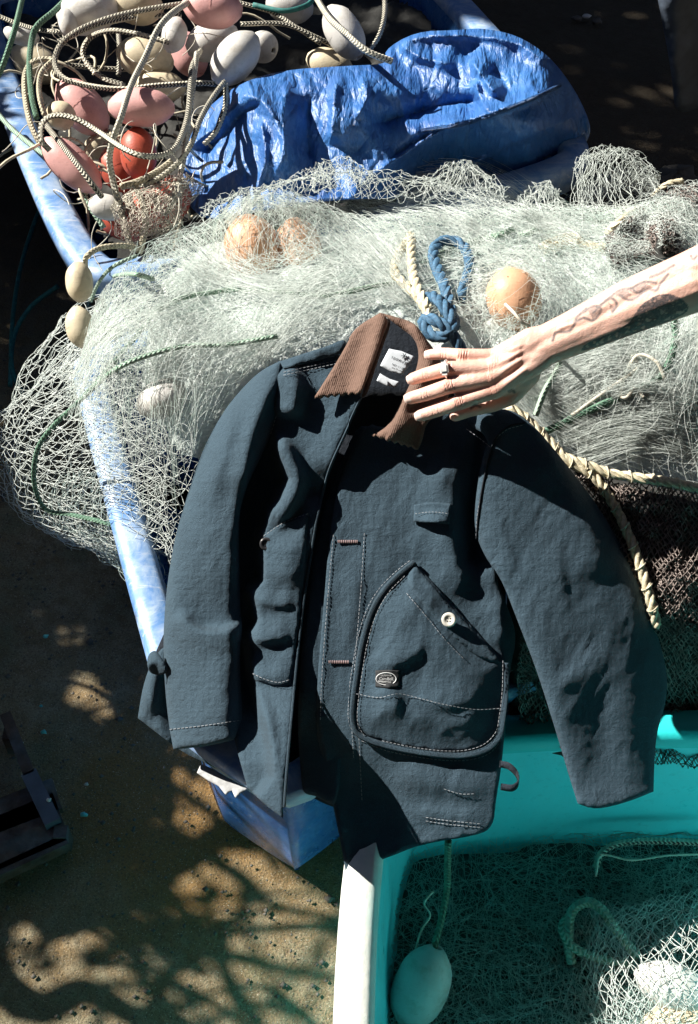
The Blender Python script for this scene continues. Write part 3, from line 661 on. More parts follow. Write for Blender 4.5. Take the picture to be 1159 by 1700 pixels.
    # buttonholes
    for (x, y) in ((578, 899), (563, 1099)):
        mb = MB()
        for k in range(12):
            xx = x - 17 + k * 3.0; P = surf(h_rf, [(xx, y - 2.6), (xx + .3, y + 2.6)], .0022); V, F, uv = tube_vf(P, .0011, 5); mb.add(V, F, uv)
        mb.build('buttonhole', m_thread_red, rf)
    # chest tab with shadowed underside
    tb = sheet('chest_tab', [(688, 838, 1), (715, 833), (750, 836, 1), (747, 870, 1), (718, 868), (687, 866, 1)], lambda X, Y, l: at_d(X, Y, jd(X, Y) - h_rf(X, Y) - .006 - l - .014 * smooth_step(840, 868, Y) * np.sin(np.clip((X - 686) / 62, 0, 1) * math.pi)), m_navy, rf, 3, edge=3, roll=.002, thick=.003)
    stitches('stitching', [[(690, 853), (718, 850), (748, 853)]], lambda X, Y: h_rf(X, Y) + .012, tb, dash=3.2)
    # bellows pocket flap on the folded front
    fp = sheet('pocket_flap', [(437, 888, 1), (470, 866), (512, 850, 1), (500, 1005), (492, 1070), (482, 1136, 1), (465, 1142), (440, 1136), (415, 1127, 1), (413, 1105), (424, 1085), (413, 1060), (430, 1028), (418, 985), (438, 955)], ontop(h_lf, .006), m_navy, lf, 4, edge=7, roll=.006, thick=.003)
    stitches('stitching', [[(418, 1118), (440, 1128), (462, 1133), (482, 1128)]], lambda X, Y: h_lf(X, Y) + .009, fp)
    # hem loop
    P = at_d(np.array([830, 845, 858, 860, 850, 832]), np.array([1268, 1272, 1285, 1300, 1308, 1306]), np.array([1.90, 1.888, 1.884, 1.882, 1.88, 1.89])); Pc = catmull(P, 6); V = []; F = []
    wv = UP * .006 - FW * .004
    for i, p in enumerate(Pc): V += [p - wv, p + wv, p + wv - FW * .002 + RT * .0015, p - wv - FW * .002 + RT * .0015]
    for i in range(len(Pc) - 1):
        for a in range(4): F.append((i * 4 + a, i * 4 + (a + 1) % 4, i * 4 + 4 + (a + 1) % 4, i * 4 + 4 + a))
    mobj('hem_loop', np.array(V), F, m_lining, J)
    # ---------------- collar
    def c_left(X, Y, l):
        r = lin(X, Y, 615, 540, 560, 660)
        return at_d(X, Y, jd(X, Y) - .040 - .024 * smooth_step(0, 1.1, r) - .016 * np.exp(-((X - (640 - (Y - 520) * .28)) / 18.0) ** 2) - wr(X, Y, 40, .002) - l)
    edge_l = [(600, 652), (592, 655.5), (586, 652.5), (580, 657), (574, 653.8), (568, 658.2), (562, 655), (556, 659.5), (550, 656.5), (544, 661), (538, 658), (532, 662.5), (527, 660), (522, 662)]
    cl = sheet('collar', [(632, 519, 1), (648, 530), (634, 566), (618, 612), (604, 645)] + [(x, y, 1) for x, y in edge_l] + [(522, 658, 1), (545, 622), (566, 588), (585, 552), (600, 538)], c_left, m_cord, J, 3.5, edge=4, roll=.004, thick=.004)
    tag(cl, 'brown corduroy collar wing with scalloped edge, open')
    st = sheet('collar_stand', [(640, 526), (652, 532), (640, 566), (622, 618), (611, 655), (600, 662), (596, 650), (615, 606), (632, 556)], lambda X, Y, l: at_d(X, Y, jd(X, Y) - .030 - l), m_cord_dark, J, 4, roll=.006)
    def c_right(X, Y, l):
        h = .040 + S(X, Y, [(692, 545), (706, 592), (694, 642), (672, 684), (650, 715)], .016, 12, 24, ends=0) + S(X, Y, [(690, 690), (670, 715), (640, 728)], .006, 20) - S(X, Y, [(705, 650), (690, 672), (672, 690)], .010, 12) + S(X, Y, [(715, 590), (712, 640)], .008, 10)
        return at_d(X, Y, jd(X, Y) - h - wr(X, Y, 41, .002) - l)
    edge_r = [(617, 722), (622, 726), (628, 724.5), (633, 729.5), (639, 728), (644, 733), (650, 731.3), (656, 736.5), (662, 734.5), (667, 739.7), (673, 738), (678, 743), (684, 741.3), (689, 746), (695, 747)]
    cr = sheet('collar', [(632, 519, 1), (662, 527), (690, 536), (706, 560), (722, 580), (745, 620), (748, 660), (728, 690), (708, 702), (703, 730)] + [(x, y, 1) for x, y in edge_r[::-1]] + [(634, 715), (648, 703), (662, 678), (678, 645), (692, 615), (697, 588), (690, 562), (664, 543)], c_right, m_cord, J, 3.5, edge=4, roll=.005, thick=.004)
    tag(cr, 'brown corduroy collar wing under the hand')
    tube('buttonhole', surf(lambda X, Y: .046 + 0 * X, catmull([(660, 712), (668, 716), (677, 720)], 4), .003), .0018, m_thread_red, cr, 6)
    # ---------------- labels inside the neck, oval patch on the pocket
    lab_h = lambda X, Y: h_back(X, Y) * 0 - .010
    l1 = sheet('neck_label', [(647, 579, 1), (668, 583), (689, 592, 1), (679, 608), (669, 622, 1), (650, 617), (632, 607, 1), (640, 592)], ontop(lab_h), m_label, back, 4, edge=2, roll=.0006, thick=.001, it=0)
    l2 = sheet('size_label', [(632, 620, 1), (648, 629), (664, 634, 1), (658, 643, 1), (642, 640), (626, 632, 1)], ontop(lab_h), m_label, back, 3, edge=2, roll=.0006, thick=.001, it=0)
    def text(s, o, ax, ay, hgt, mat, par, name='lettering', align='LEFT', e=.001):
        cu = bpy.data.curves.new('t', 'FONT'); cu.body = s; cu.size = 1.0; cu.align_x = align; cu.resolution_u = 3; ob = bpy.data.objects.new('t', cu); COL.objects.link(ob)
        dg = bpy.context.evaluated_depsgraph_get(); me = bpy.data.meshes.new_from_object(ob.evaluated_get(dg)); V = np.array([v.co[:] for v in me.vertices]); F = [tuple(p.vertices) for p in me.polygons]
        bpy.data.objects.remove(ob); bpy.data.curves.remove(cu)
        ax = np.array(ax, float); ay = np.array(ay, float); nz = C0 - o; nz /= np.linalg.norm(nz)
        return mobj(name, o + V[:, :1] * ax * hgt + V[:, 1:2] * ay * hgt + nz * e, F, mat, par, False)
    def ax2(a, b, d): q = at_d(np.array([a[0], b[0]]), np.array([a[1], b[1]]), np.array([d, d])); v = q[1] - q[0]; return v / np.linalg.norm(v)
    D0 = float(jd(650, 600)) + .010; axx = ax2((650, 590), (690, 606), D0); axy = ax2((640, 606), (647, 590), D0)
    pt = lambda x, y: at_d(np.array([x]), np.array([y]), np.array([D0]))[0]
    mb = MB()
    for k in range(3):
        a = k * math.pi / 3 + .3; d = axx * math.cos(a) + axy * math.sin(a); n_ = pt(672, 591); V, F, uv = tube_vf(np.array([n_ - d * .0048, n_, n_ + d * .0048]) + (C0 - n_) * .0006, .0006, 5); mb.add(V, F, uv)
    mb.build('asterisk', m_ink, l1)
    text('snow peak', pt(650, 594.5), axx, axy, .0082, m_ink, l1); text('NO. 1 / LOT', pt(651, 606), axx, axy, .0048, m_ink, l1); text('size M cotton', pt(651, 611), axx, axy, .0038, m_ink, l1)
    D0 += .0; axx = ax2((632, 624), (660, 637), D0); text('snow peak', pt(634, 632), axx, axy, .006, m_ink, l2); text('M', pt(655, 640), axx, axy, .0055, m_ink, l2)
    pa = sheet('oval_patch', [(624, 1113, 1), (644, 1112), (664, 1113, 1), (664, 1141, 1), (644, 1142), (624, 1140, 1)], ontop(h_pk, .003), m_patch, pk, 3, edge=2, roll=.0008, thick=.002, it=0)
    Dp = float(jd(644, 1127) - h_pk(np.array([644.]), np.array([1127.]))[0]) - .006; pc = at_d(np.array([642.]), np.array([1127.]), np.array([Dp]))[0]
    th = np.linspace(0, 2 * math.pi, 40); mb = MB()
    for rx, ry, rr in ((.0152, .0093, .0007),):
        V, F, uv = tube_vf(np.array([pc + RT * rx * math.cos(a) + UP * ry * math.sin(a) for a in th]), rr, 5, False); mb.add(V, F, uv)
    mb.build('oval_border', m_white_ink, pa)
    text('CamBoll', pc - UP * .0018, RT, UP, .0062, m_white_ink, pa, align='CENTER', e=.0006); text('OUTDOOR', pc + UP * .0040, RT, UP, .0032, m_white_ink, pa, align='CENTER', e=.0006); text('SINCE 1958', pc - UP * .0062, RT, UP, .0029, m_white_ink, pa, align='CENTER', e=.0006)
    mb = MB(); V, F, uv = tube_vf(np.array([pc - RT * .0125 - UP * .0034, pc - UP * .0040, pc + RT * .0125 - UP * .003]), .0004, 5); mb.add(V, F, uv); mb.build('underline', m_white_ink, pa)
    return J
build_jacket()

# ------------------------------------------------------------------ the reaching arm and hand
def capsule(a, b, ra, rb, k=14):
    a = np.asarray(a); b = np.asarray(b); T = b - a; L = np.linalg.norm(T); T = T / L
    ref = np.array([0, 0, 1.0]) if abs(T[2]) < .9 else np.array([1.0, 0, 0]); N = np.cross(T, ref); N /= np.linalg.norm(N); B = np.cross(T, N); R = []
    for t in np.linspace(-math.pi / 2, 0, 5): R.append((a + T * math.sin(t) * ra, ra * math.cos(t) + 1e-5))
    for t in np.linspace(0, math.pi / 2, 5): R.append((b + T * math.sin(t) * rb, rb * math.cos(t) + 1e-5))
    V = np.array([c + (N * math.cos(2 * math.pi * i / k) + B * math.sin(2 * math.pi * i / k)) * r for c, r in R for i in range(k)])
    F = [(j * k + i, j * k + (i + 1) % k, (j + 1) * k + (i + 1) % k, (j + 1) * k + i) for j in range(len(R) - 1) for i in range(k)] + [tuple(range(k - 1, -1, -1)), tuple((len(R) - 1) * k + i for i in range(k))]
    return V, F
def build_person():
    g = lambda px, py, d: at_d(np.array([px]), np.array([py]), np.array([d]))[0]
    E = empty('person', g(1300, 420, 1.70)); tag(E, 'person reaching in with bare tattooed forearm, hand pressing the collar', 'person')
    mb = MB(); mm = .001
    def chain(pts, rad):
        W = [g(*p) for p in pts]
        for i in range(len(W) - 1): mb.add(*capsule(W[i], W[i + 1], rad[i] * mm * (1.12 if rad[i] < 13 else 1.0), rad[i + 1] * mm * (1.12 if rad[i + 1] < 13 else 1.0)))
        return W
    D = 1.852
    fing = {'pinky': ([(714, 589, D + .022), (737, 587, D + .010), (770, 590, D - .013), (824, 592, D - .014)], [7.6, 8.4, 9.2, 10.5]),
            'ring': ([(686, 629, D + .018), (707, 622, D + .006), (744, 612, D - .020), (815, 612, D - .022)], [8.5, 9.5, 10.3, 11.5]),
            'middle': ([(682, 661, D + .016), (705, 655, D + .004), (747, 641, D - .022), (814, 628, D - .024)], [8.7, 9.7, 10.5, 11.8]),
            'index': ([(699, 690, D + .018), (723, 682, D + .006), (764, 668, D - .018), (822, 648, D - .020)], [8.5, 9.5, 10.3, 11.6])}
    tips = {}
    wrist_pts = {'pinky': (880, 563), 'ring': (885, 575), 'middle': (888, 588), 'index': (890, 603)}
    for f, (p, r) in fing.items():
        W = chain(p, r); tips[f] = (W[0], W[1], r[0])
        m = p[-1]; w_ = wrist_pts[f]
        chain([m, ((m[0] * .5 + w_[0] * .5), (m[1] * .5 + w_[1] * .5), D - .024), (w_[0], w_[1], D - .027), (930, 563 + (w_[1] - 583) * .45, D - .031)], [12.5, 15, 17, 18])
        # knuckle and tendon on the back of the hand
        chain([(m[0] + 4, m[1] - 1, m[2] - .0035), (m[0] + 30, m[1] + (w_[1] - m[1]) * .42, D - .0375), (m[0] + 50, m[1] + (w_[1] - m[1]) * .75, D - .040)], [8.5, 4.0, 3.0])
        chain([(p[2][0] - 4, p[2][1], p[2][2] - .0018), (p[2][0] + 4, p[2][1], p[2][2] - .0018)], [r[2] * .93] * 2)
    chain([(880, 622, D - .012), (850, 657, D + .006), (818, 670, D + .030), (780, 680, D + .040), (757, 690, D + .036)], [17, 14.5, 12, 10.5, 8.5])
    chain([(835, 640, D - .006), (870, 628, D - .014)], [15, 17])
    for l in ([(930, 545), (980, 530), (1040, 500), (1100, 480)],):
        chain([(x, y, D - .0425 - max(0, x - 880) * .00021) for x, y in l], [2.2] * len(l))
    for s in (-1, 1):       # forearm: two overlapping tapered limbs for the flat oval section
        ox, oy = 4.6 * s, 11 * s
        chain([(884 + ox, 585 + oy, D - .026), (905 + ox, 574 + oy, D - .028), (955 + ox * 1.05, 552 + oy * 1.05, D - .036), (1050 + ox * 1.2, 508 + oy * 1.25, D - .058), (1155 + ox * 1.3, 466 + oy * 1.35, D - .088), (1300 + ox, 400 + oy * 1.3, D - .14), (1480, 330 + oy, D - .22)], [19.5, 19.5, 22, 27, 31, 36, 36])
    chain([(895, 584, D - .028), (955, 556, D - .039), (1010, 532, D - .049), (1155, 472, D - .092)], [18.5, 21.5, 25, 33])
    EL = g(1480, 330, D - .22); SHO = np.array([1.02, 1.36, 1.40]); mb.add(*capsule(EL, (EL + SHO) / 2, .038, .045)); mb.add(*capsule((EL + SHO) / 2, SHO, .045, .052))
    o = mb.build('arm_tmp', m_skin)
    md = o.modifiers.new('r', 'REMESH'); md.mode = 'VOXEL'; md.voxel_size = .0017
    md = o.modifiers.new('s', 'SMOOTH'); md.factor = .5; md.iterations = 14
    dg = bpy.context.evaluated_depsgraph_get(); me = bpy.data.meshes.new_from_object(o.evaluated_get(dg)); bpy.data.objects.remove(o)
    V = np.empty(len(me.vertices) * 3); me.vertices.foreach_get('co', V); V = V.reshape(-1, 3); X, Y, d = to_px(V)
    # tattoo: dark fish-like lower band with script gaps, light outlined flower sprays above
    ink = np.zeros(len(V)); 
    band = outline([(960, 586), (975, 568), (1010, 556), (1045, 538), (1062, 510), (1085, 492), (1110, 486), (1135, 496), (1148, 516), (1110, 535), (1060, 552), (1010, 570)], 8)
    m = inside(X, Y, band); dd, _, _ = seg_dist(X, Y, band, True)
    tex = n2(X, Y, .16, 3, 71, True) * .5 + .5
    ink = np.where(m, .25 + .6 * (tex > .6), 0) ; ink = np.where(m & (dd < 2.5), .85, ink)
    head = outline([(1052, 530), (1062, 508), (1088, 492), (1112, 486), (1136, 498), (1146, 514), (1100, 520), (1075, 528)], 6); ink = np.where(inside(X, Y, head), np.maximum(ink, .45 + .4 * (tex > .5)), ink)
    lines = [[(918, 565), (925, 552), (945, 550), (955, 538), (960, 525), (975, 512)], [(955, 535), (970, 528), (985, 532), (995, 522), (998, 512), (985, 508), (970, 518)], [(985, 520), (1000, 505), (1015, 495), (1025, 505), (1018, 518)], [(1005, 500), (1030, 482), (1050, 478), (1070, 468), (1090, 470)], [(1030, 490), (1045, 498), (1060, 492), (1075, 480), (1090, 482), (1098, 470), (1110, 455)], [(1050, 478), (1060, 486), (1072, 476)], [(1148, 425), (1152, 430), (1158, 424)], [(783, 678), (790, 673), (798, 675)], [(846, 650), (851, 648), (855, 651)], [(1080, 460), (1100, 452), (1120, 440)]]
    for l in lines:
        q, _, _ = seg_dist(X, Y, catmull(l, 6)); ink = np.maximum(ink, .75 * np.clip(1.6 - q / 2.2, 0, 1))
    for l in ([(975, 512), (985, 530), (998, 518), (990, 506)], [(1010, 500), (1022, 512), (1016, 518)], [(1040, 480), (1060, 490), (1085, 478), (1070, 468)], [(1020, 488), (1035, 497), (1050, 490), (1040, 478)]):
        ink = np.where(inside(X, Y, np.array(l)), np.maximum(ink, .35 + .25 * tex), ink)
    red = np.zeros(len(V))
    for f, (p, r) in fing.items():
        for j, a in ((0, .35), (2, .7), (3, .55)): red = np.maximum(red, a * np.exp(-(((X - p[j][0]) ** 2 + (Y - p[j][1] - 3) ** 2) / 13.0 ** 2)))
    red = np.maximum(red, .7 * np.exp(-(((X - 845) ** 2 + (Y - 668) ** 2) / 26.0 ** 2)))
    crease = np.zeros(len(V))
    for f, (p, r) in fing.items():
        for j, k_, n_ in ((2, 1.0, 4), (1, .8, 3), (3, .35, 3)):
            dx, dy = p[j][0] - p[j - 1][0], p[j][1] - p[j - 1][1]; L_ = math.hypot(dx, dy); dx /= L_; dy /= L_; a = (X - p[j][0]) * dx + (Y - p[j][1]) * dy; b = (X - p[j][0]) * -dy + (Y - p[j][1]) * dx
            for q in range(n_): c_ = (q - (n_ - 1) / 2) * 4.2 + rng.normal() * .6; crease = np.maximum(crease, k_ * np.exp(-((a - c_ - .012 * b * b * np.sign(c_)) / 1.1) ** 2) * np.exp(-(b / 9.0) ** 4))
    ink = np.clip(ink * 1.15, 0, 1)
    for nm, a in (('ink', ink), ('red', red), ('crease', crease)):
        at = me.attributes.new(nm, 'FLOAT', 'POINT'); at.data.foreach_set('value', a.astype(np.float32))
    V2 = V - np.array(E.location); me.vertices.foreach_set('co', V2.astype(np.float32).ravel()); me.polygons.foreach_set('use_smooth', np.ones(len(me.polygons), bool)); me.name = 'arm'; me.materials.clear(); me.materials.append(m_skin)
    link(bpy.data.objects.new('arm', me), E)
    # fingernails
    for f, (t0, t1, r) in tips.items():
        ax = (t0 - t1); ax /= np.linalg.norm(ax); nz = -FW - ax * (-FW @ ax); nz /= np.linalg.norm(nz); sd = np.cross(ax, nz); rr = r * mm * 1.1; V = []; F = []
        nu, nv = 7, 6
        for i in range(nu):
            for j in range(nv):
                a = (i / (nu - 1) - .5) * 1.7; tt = j / (nv - 1); wdt = 1 - .35 * (abs(tt - .45) * 1.6) ** 3
                V.append(t0 + ax * (rr * (.72 - 1.25 * (1 - tt))) + sd * math.sin(a * wdt) * rr * .96 + nz * (math.cos(a * wdt) * rr * .99 - (.0014 if tt > .8 else .0) + .0003))
        for i in range(nu - 1):
            for j in range(nv - 1): F.append((i * nv + j, i * nv + j + 1, (i + 1) * nv + j + 1, (i + 1) * nv + j))
        mobj('fingernail', np.array(V), F, m_nail, E)
    # silver ring on the ring finger: band with a squared chunky head
    a, b = g(735, 614, D - .015), g(752, 612, D - .021); ax = (b - a) / np.linalg.norm(b - a); c = (a + b) / 2; nz = -FW - ax * (-FW @ ax); nz /= np.linalg.norm(nz); sd = np.cross(ax, nz)
    P = np.array([c + (sd * math.cos(t) + nz * math.sin(t)) * .0124 for t in np.linspace(0, 2 * math.pi, 36)]); R_ = np.array([.0020 + .0014 * max(0, math.sin(t)) for t in np.linspace(0, 2 * math.pi, 36)])
    V, F, uv = tube_vf(P, R_, 8, False); q = MB(); q.add(V, F, uv); rot = np.stack([ax, sd, nz], 1)
    q.box(c + nz * .0140, .0125, .0135, .005, rot); q.box(c + nz * .0167, .0085, .0095, .003, rot)
    for s in (-1, 1): q.box(c + nz * .0137 + sd * s * .0075, .008, .005, .004, rot)
    tag(q.build('ring', m_silver, E, False), 'chunky silver signet ring')
    # the rest of the figure stands just outside the picture
    def body(name, caps, mat, vox):
        q = MB()
        for a, b, ra, rb in caps: q.add(*capsule(np.array(a, float), np.array(b, float), ra, rb, 18))
        o = q.build('body_tmp', mat); md = o.modifiers.new('r', 'REMESH'); md.mode = 'VOXEL'; md.voxel_size = vox; md = o.modifiers.new('s', 'SMOOTH'); md.iterations = 8
        dg = bpy.context.evaluated_depsgraph_get(); me = bpy.data.meshes.new_from_object(o.evaluated_get(dg)); bpy.data.objects.remove(o)
        V = np.empty(len(me.vertices) * 3); me.vertices.foreach_get('co', V); me.vertices.foreach_set('co', (V.reshape(-1, 3) - np.array(E.location)).astype(np.float32).ravel()); me.polygons.foreach_set('use_smooth', np.ones(len(me.polygons), bool)); me.materials.clear(); me.materials.append(mat); me.name = name; link(bpy.data.objects.new(name, me), E)
    T0 = np.array([1.22, 1.42, 0.0]); P_ = lambda x, y, z: T0 + np.array([x, y, z])
    m_shirt = cloth('shirt_cloth', (.10, .10, .105)); m_trs = cloth('trouser_cloth', (.05, .055, .07))
    body('shirt', [(P_(0, .10, .95), P_(0, .10, 1.2), .15, .16), (P_(0, -.08, .95), P_(0, -.08, 1.2), .14, .15), (P_(-.02, -.06, 1.22), P_(-.02, .18, 1.22), .15, .15), (P_(-.04, -.08, 1.36), P_(0, .24, 1.36), .085, .085), (SHO + (.06, 0, 0), SHO * .72 + EL * .28, .085, .068)], m_shirt, .012)
    body('trousers', [(P_(0, .02, .95), P_(0, .02, .85), .16, .17), (P_(0, -.07, .85), P_(-.02, -.09, .45), .09, .07), (P_(-.02, -.09, .45), P_(.0, -.09, .06), .07, .055), (P_(0, .12, .85), P_(.02, .14, .45), .09, .07), (P_(.02, .14, .45), P_(.04, .14, .06), .07, .055), (P_(.0, -.09, .05), P_(-.14, -.1, .04), .05, .04), (P_(.04, .14, .05), P_(-.10, .14, .04), .05, .04)], m_trs, .012)
    body('head', [(P_(-.02, .06, 1.38), P_(-.05, .06, 1.50), .06, .06), (P_(-.05, .06, 1.60), P_(-.07, .06, 1.66), .085, .09), (P_(-.13, .06, 1.59), P_(-.12, .06, 1.62), .045, .05), (P_(-.185, .06, 1.61), P_(-.17, .06, 1.635), .012, .010)], m_skin, .008)
    body('hair', [(P_(-.04, .06, 1.68), P_(-.02, .06, 1.62), .095, .09)], m_bark, .01)
build_person()

# ------------------------------------------------------------------ tarpaulin in the rear tub
def nlin(X, Y, sc, s):      # faceted noise: flat panes with sharp creases
    x = np.asarray(X) * sc; y = np.asarray(Y) * sc; i = np.floor(x).astype(np.int64); j = np.floor(y).astype(np.int64); a = x - i; b = y - j; z = np.zeros_like(i); h = lambda di, dj: _h(i + di, j + dj, z, s)
    return np.where(a > b, h(0, 0) + (h(1, 0) - h(0, 0)) * a + (h(1, 1) - h(1, 0)) * b, h(0, 0) + (h(1, 1) - h(0, 1)) * a + (h(0, 1) - h(0, 0)) * b)
def T(X, Y, poly, amp, *a, **k): return stroke(X, Y, poly, amp, *a, **{'ends': .2, 'sharp': True, **k})
def tarp_z(X, Y):
    z = .60 + .10 * smooth_step(330, 120, Y) - .16 * smooth_step(190, 300, Y) * smooth_step(560, 760, X) - .05 * smooth_step(420, 310, X)
    z = z + .05 * smooth_step(150, 40, Y) * 0 - .12 * smooth_step(900, 985, X + (Y - 150) * .2)
    z = z + T(X, Y, [(385, 150), (440, 175), (470, 240), (450, 310)], .030, 30, 40) + T(X, Y, [(480, 130), (470, 200), (480, 290)], .018, 14) + T(X, Y, [(560, 120), (552, 180), (548, 245)], .026, 12, 34) - T(X, Y, [(515, 150), (510, 220), (515, 280)], .016, 16)
    z = z - T(X, Y, [(330, 260), (370, 225), (400, 190), (440, 165)], .020, 18, 12) + T(X, Y, [(310, 250), (350, 215), (400, 165)], .012, 10)
    z = z - T(X, Y, [(600, 210), (680, 190), (760, 170), (820, 170)], .050, 44, 36) + T(X, Y, [(610, 300), (680, 250), (740, 215), (785, 205)], .045, 14, 30) - T(X, Y, [(640, 270), (690, 235), (760, 200)], .02, 8)
    z = z + T(X, Y, [(640, 85), (700, 62), (780, 60), (860, 72), (930, 120)], .036, 26) + T(X, Y, [(775, 90), (800, 125), (830, 165)], .030, 9, 20) - T(X, Y, [(810, 110), (840, 140), (850, 165)], .016, 14) + T(X, Y, [(735, 305), (820, 252), (900, 218), (965, 188)], .030, 10, 22) - T(X, Y, [(760, 275), (850, 243), (945, 232)], .022, 12, 16) + T(X, Y, [(890, 292), (930, 252), (978, 212)], .024, 10) + T(X, Y, [(660, 70), (700, 95), (760, 110)], .02, 14) + T(X, Y, [(420, 330), (440, 260), (430, 190)], .02, 8) + T(X, Y, [(600, 120), (610, 160), (590, 200)], .016, 9)
    z = z + T(X, Y, [(790, 130), (800, 165), (815, 190)], .026, 12) + T(X, Y, [(700, 215), (780, 200), (870, 168), (930, 140)], .034, 7, 16) + T(X, Y, [(940, 120), (970, 180), (980, 230)], .018, 14)
    wx = X + 14 * n2(X, Y, .03, 2, 57); wy = Y + 14 * n2(X, Y, .03, 2, 58)
    z = z + .009 * nlin(wx, wy * .4, .020, 51) + .008 * nlin(wx * .8 + wy * .5, wy * .35 - wx * .3, .030, 52) + .004 * nlin(wx - wy * .4, (wy + wx * .4) * .5, .06, 53)
    return z
tp_out = [(296, 300), (312, 230), (340, 180), (400, 136), (470, 116), (560, 110), (652, 106), (634, 86), (690, 52), (760, 50), (800, 46), (860, 58), (912, 92), (950, 140), (975, 188), (984, 222), (962, 252), (905, 282), (820, 308), (700, 330), (560, 330), (430, 350), (330, 372)]
def tarp_pt(X, Y, l): return at_z(X, Y, tarp_z(X, Y) + l)
tarp = empty('blue_tarpaulin', at_z(640, 200, .5)); tag(tarp, 'crumpled shiny blue tarpaulin bundled in the rear tub', 'tarpaulin')
sheet('sheet', tp_out, tarp_pt, m_tarp, tarp, 3.6, edge=6, roll=.006, thick=.004)
# tarpaulin hem band and eyelet
hem = catmull([(700, 217), (780, 203), (870, 170), (930, 142)], 8); tube('hem', tarp_pt(hem[:, 0], hem[:, 1], .004), .005, m_tarp, tarp, 6)
def torus(c, nrm, R, r, name, mat, parent, k=20):
    q = Vector(nrm).to_track_quat('Z', 'Y').to_matrix(); a = np.linspace(0, 2 * math.pi, k + 1)
    V, F, uv = tube_vf(np.stack([np.cos(a) * R, np.sin(a) * R, 0 * a], 1) @ np.array(q).T + c, r, 7, False); return mobj(name, V, F, mat, parent)
pe = tarp_pt(np.array([912.]), np.array([266.]), np.array([.012]))[0]; torus(pe, (0.2, -.75, .6), .0085, .0025, 'eyelet', m_metal, tarp)

# packed dark netting at the bottom of the rear tub
def mass(name, fz, x0, x1, y0, y1, n, mat, parent=None, keep=None):
    xs = np.linspace(x0, x1, n); ys = np.linspace(y0, y1, int(n * (y1 - y0) / (x1 - x0)) + 2); X, Y = np.meshgrid(xs, ys); Z = fz(X, Y); V = np.stack([X, Y, Z], -1).reshape(-1, 3); nx = len(xs)
    i = (np.arange(len(ys) - 1)[:, None] * nx + np.arange(nx - 1)[None]); F = np.stack([i, i + 1, i + nx + 1, i + nx], -1).reshape(-1, 4)
    if keep is not None:
        c = V[F].mean(1); F = F[keep(c)]
        used = np.unique(F); mp = np.zeros(len(V), int); mp[used] = np.arange(len(used)); V = V[used]; F = mp[F]
    return mobj(name, V, F, mat, parent)
RAi = ring_offset(RA, -.06)
pileA = empty('old_net', (FL[0] + .4, FL[1] + .6, .1)); tag(pileA, 'dark matted net lying beneath the floats in the rear tub', 'net')
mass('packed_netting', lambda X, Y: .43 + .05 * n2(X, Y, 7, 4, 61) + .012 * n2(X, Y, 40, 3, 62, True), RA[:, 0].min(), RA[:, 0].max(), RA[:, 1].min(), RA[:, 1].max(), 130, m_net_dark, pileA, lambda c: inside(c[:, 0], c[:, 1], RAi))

# ------------------------------------------------------------------ floats
NF = [0]
def float_(px, py, half_l, half_w, ang, mat, label, z=None, d=None, tilt=0.0, ends=.10, group=None, squash=1.0):
    """px,py centre; half length / width in photo pixels; ang: direction of its axis in the picture (deg, clockwise from right)"""
    c = at_z(px, py, z) if d is None else at_d(np.array([px]), np.array([py]), np.array([d]))[0]
    dep = (c - C0) @ FW; k = dep / FPX; a = math.radians(ang); T = RT * math.cos(a) - UP * math.sin(a); T = T * math.cos(tilt) - FW * math.sin(tilt); T /= np.linalg.norm(T)
    L = half_l * k; R = half_w * k; prof = []
    for i in range(15):
        t = -1 + 2 * i / 14; prof.append((t * L, R * (1 - abs(t) ** 2.5) ** .62 if abs(t) < 1 else 0))
    hr = .17 * R; prof = [p for p in prof if p[1] > hr * 1.25]
    x0 = L * .985; prof = [(-x0 + .16 * L, hr * .9), (-x0 + .02 * L, hr), (-x0, hr * 1.5)] + prof + [(x0, hr * 1.5), (x0 - .02 * L, hr), (x0 - .16 * L, hr * .9)]
    ref = np.array([0, 0, 1.]) if abs(T[2]) < .9 else RT; N = np.cross(T, ref); N /= np.linalg.norm(N); B = np.cross(T, N); n = 24; V = []; F = []; ph = rng.uniform(0, 6)
    for x, r in prof:
        for j in range(n):
            b = 2 * math.pi * j / n; rr = r * (1 + .02 * math.sin(2 * b + ph)); V.append(c + T * x + (N * math.cos(b) * squash + B * math.sin(b)) * rr)
    for i in range(len(prof) - 1):
        for j in range(n): F.append((i * n + j, i * n + (j + 1) % n, (i + 1) * n + (j + 1) % n, (i + 1) * n + j))
    e = empty('net_float', c); tag(e, label, 'float', group or 'net floats')
    mobj('body', np.array(V), F, mat, e)
    for s_ in (0, len(prof) - 1): mobj('eye_hole', np.array(V[s_ * n:(s_ + 1) * n]), [tuple(range(n))], m_hole, e, False)
    # mould seam round the middle
    V2, F2, uv = tube_vf(np.array([c + T * (.02 * L) + (N * math.cos(b) * squash + B * math.sin(b)) * R * .997 for b in np.linspace(0, 2 * math.pi, 30)]), R * .008, 5, False); mobj('mould_seam', V2, F2, mat, e)
    return e
float_(352, 12, 50, 34, 8, m_fpink, 'pale pink float at the top of the heap, beside the white ones', z=.78)
float_(390, 97, 52, 34, -50, m_fwhite, 'white oval float lying on the tarpaulin edge, rope through its end', z=.72)
float_(352, 68, 46, 32, -20, m_fwhite, 'white float tucked behind the oval one on the tarpaulin edge', z=.66)
float_(436, 78, 24, 26, 30, m_fwhite, 'small white round float with its eye showing', z=.66, tilt=.5)
float_(571, 54, 50, 31, 58, m_fwhite, 'white float hanging on the pale rope above the tarpaulin', z=.70)
float_(548, 108, 42, 26, 20, m_fcream, 'cream float half buried behind the tarpaulin fold', z=.60)
float_(145, 20, 52, 36, -15, m_fwhite, 'large white float among the rope coils', z=.74)
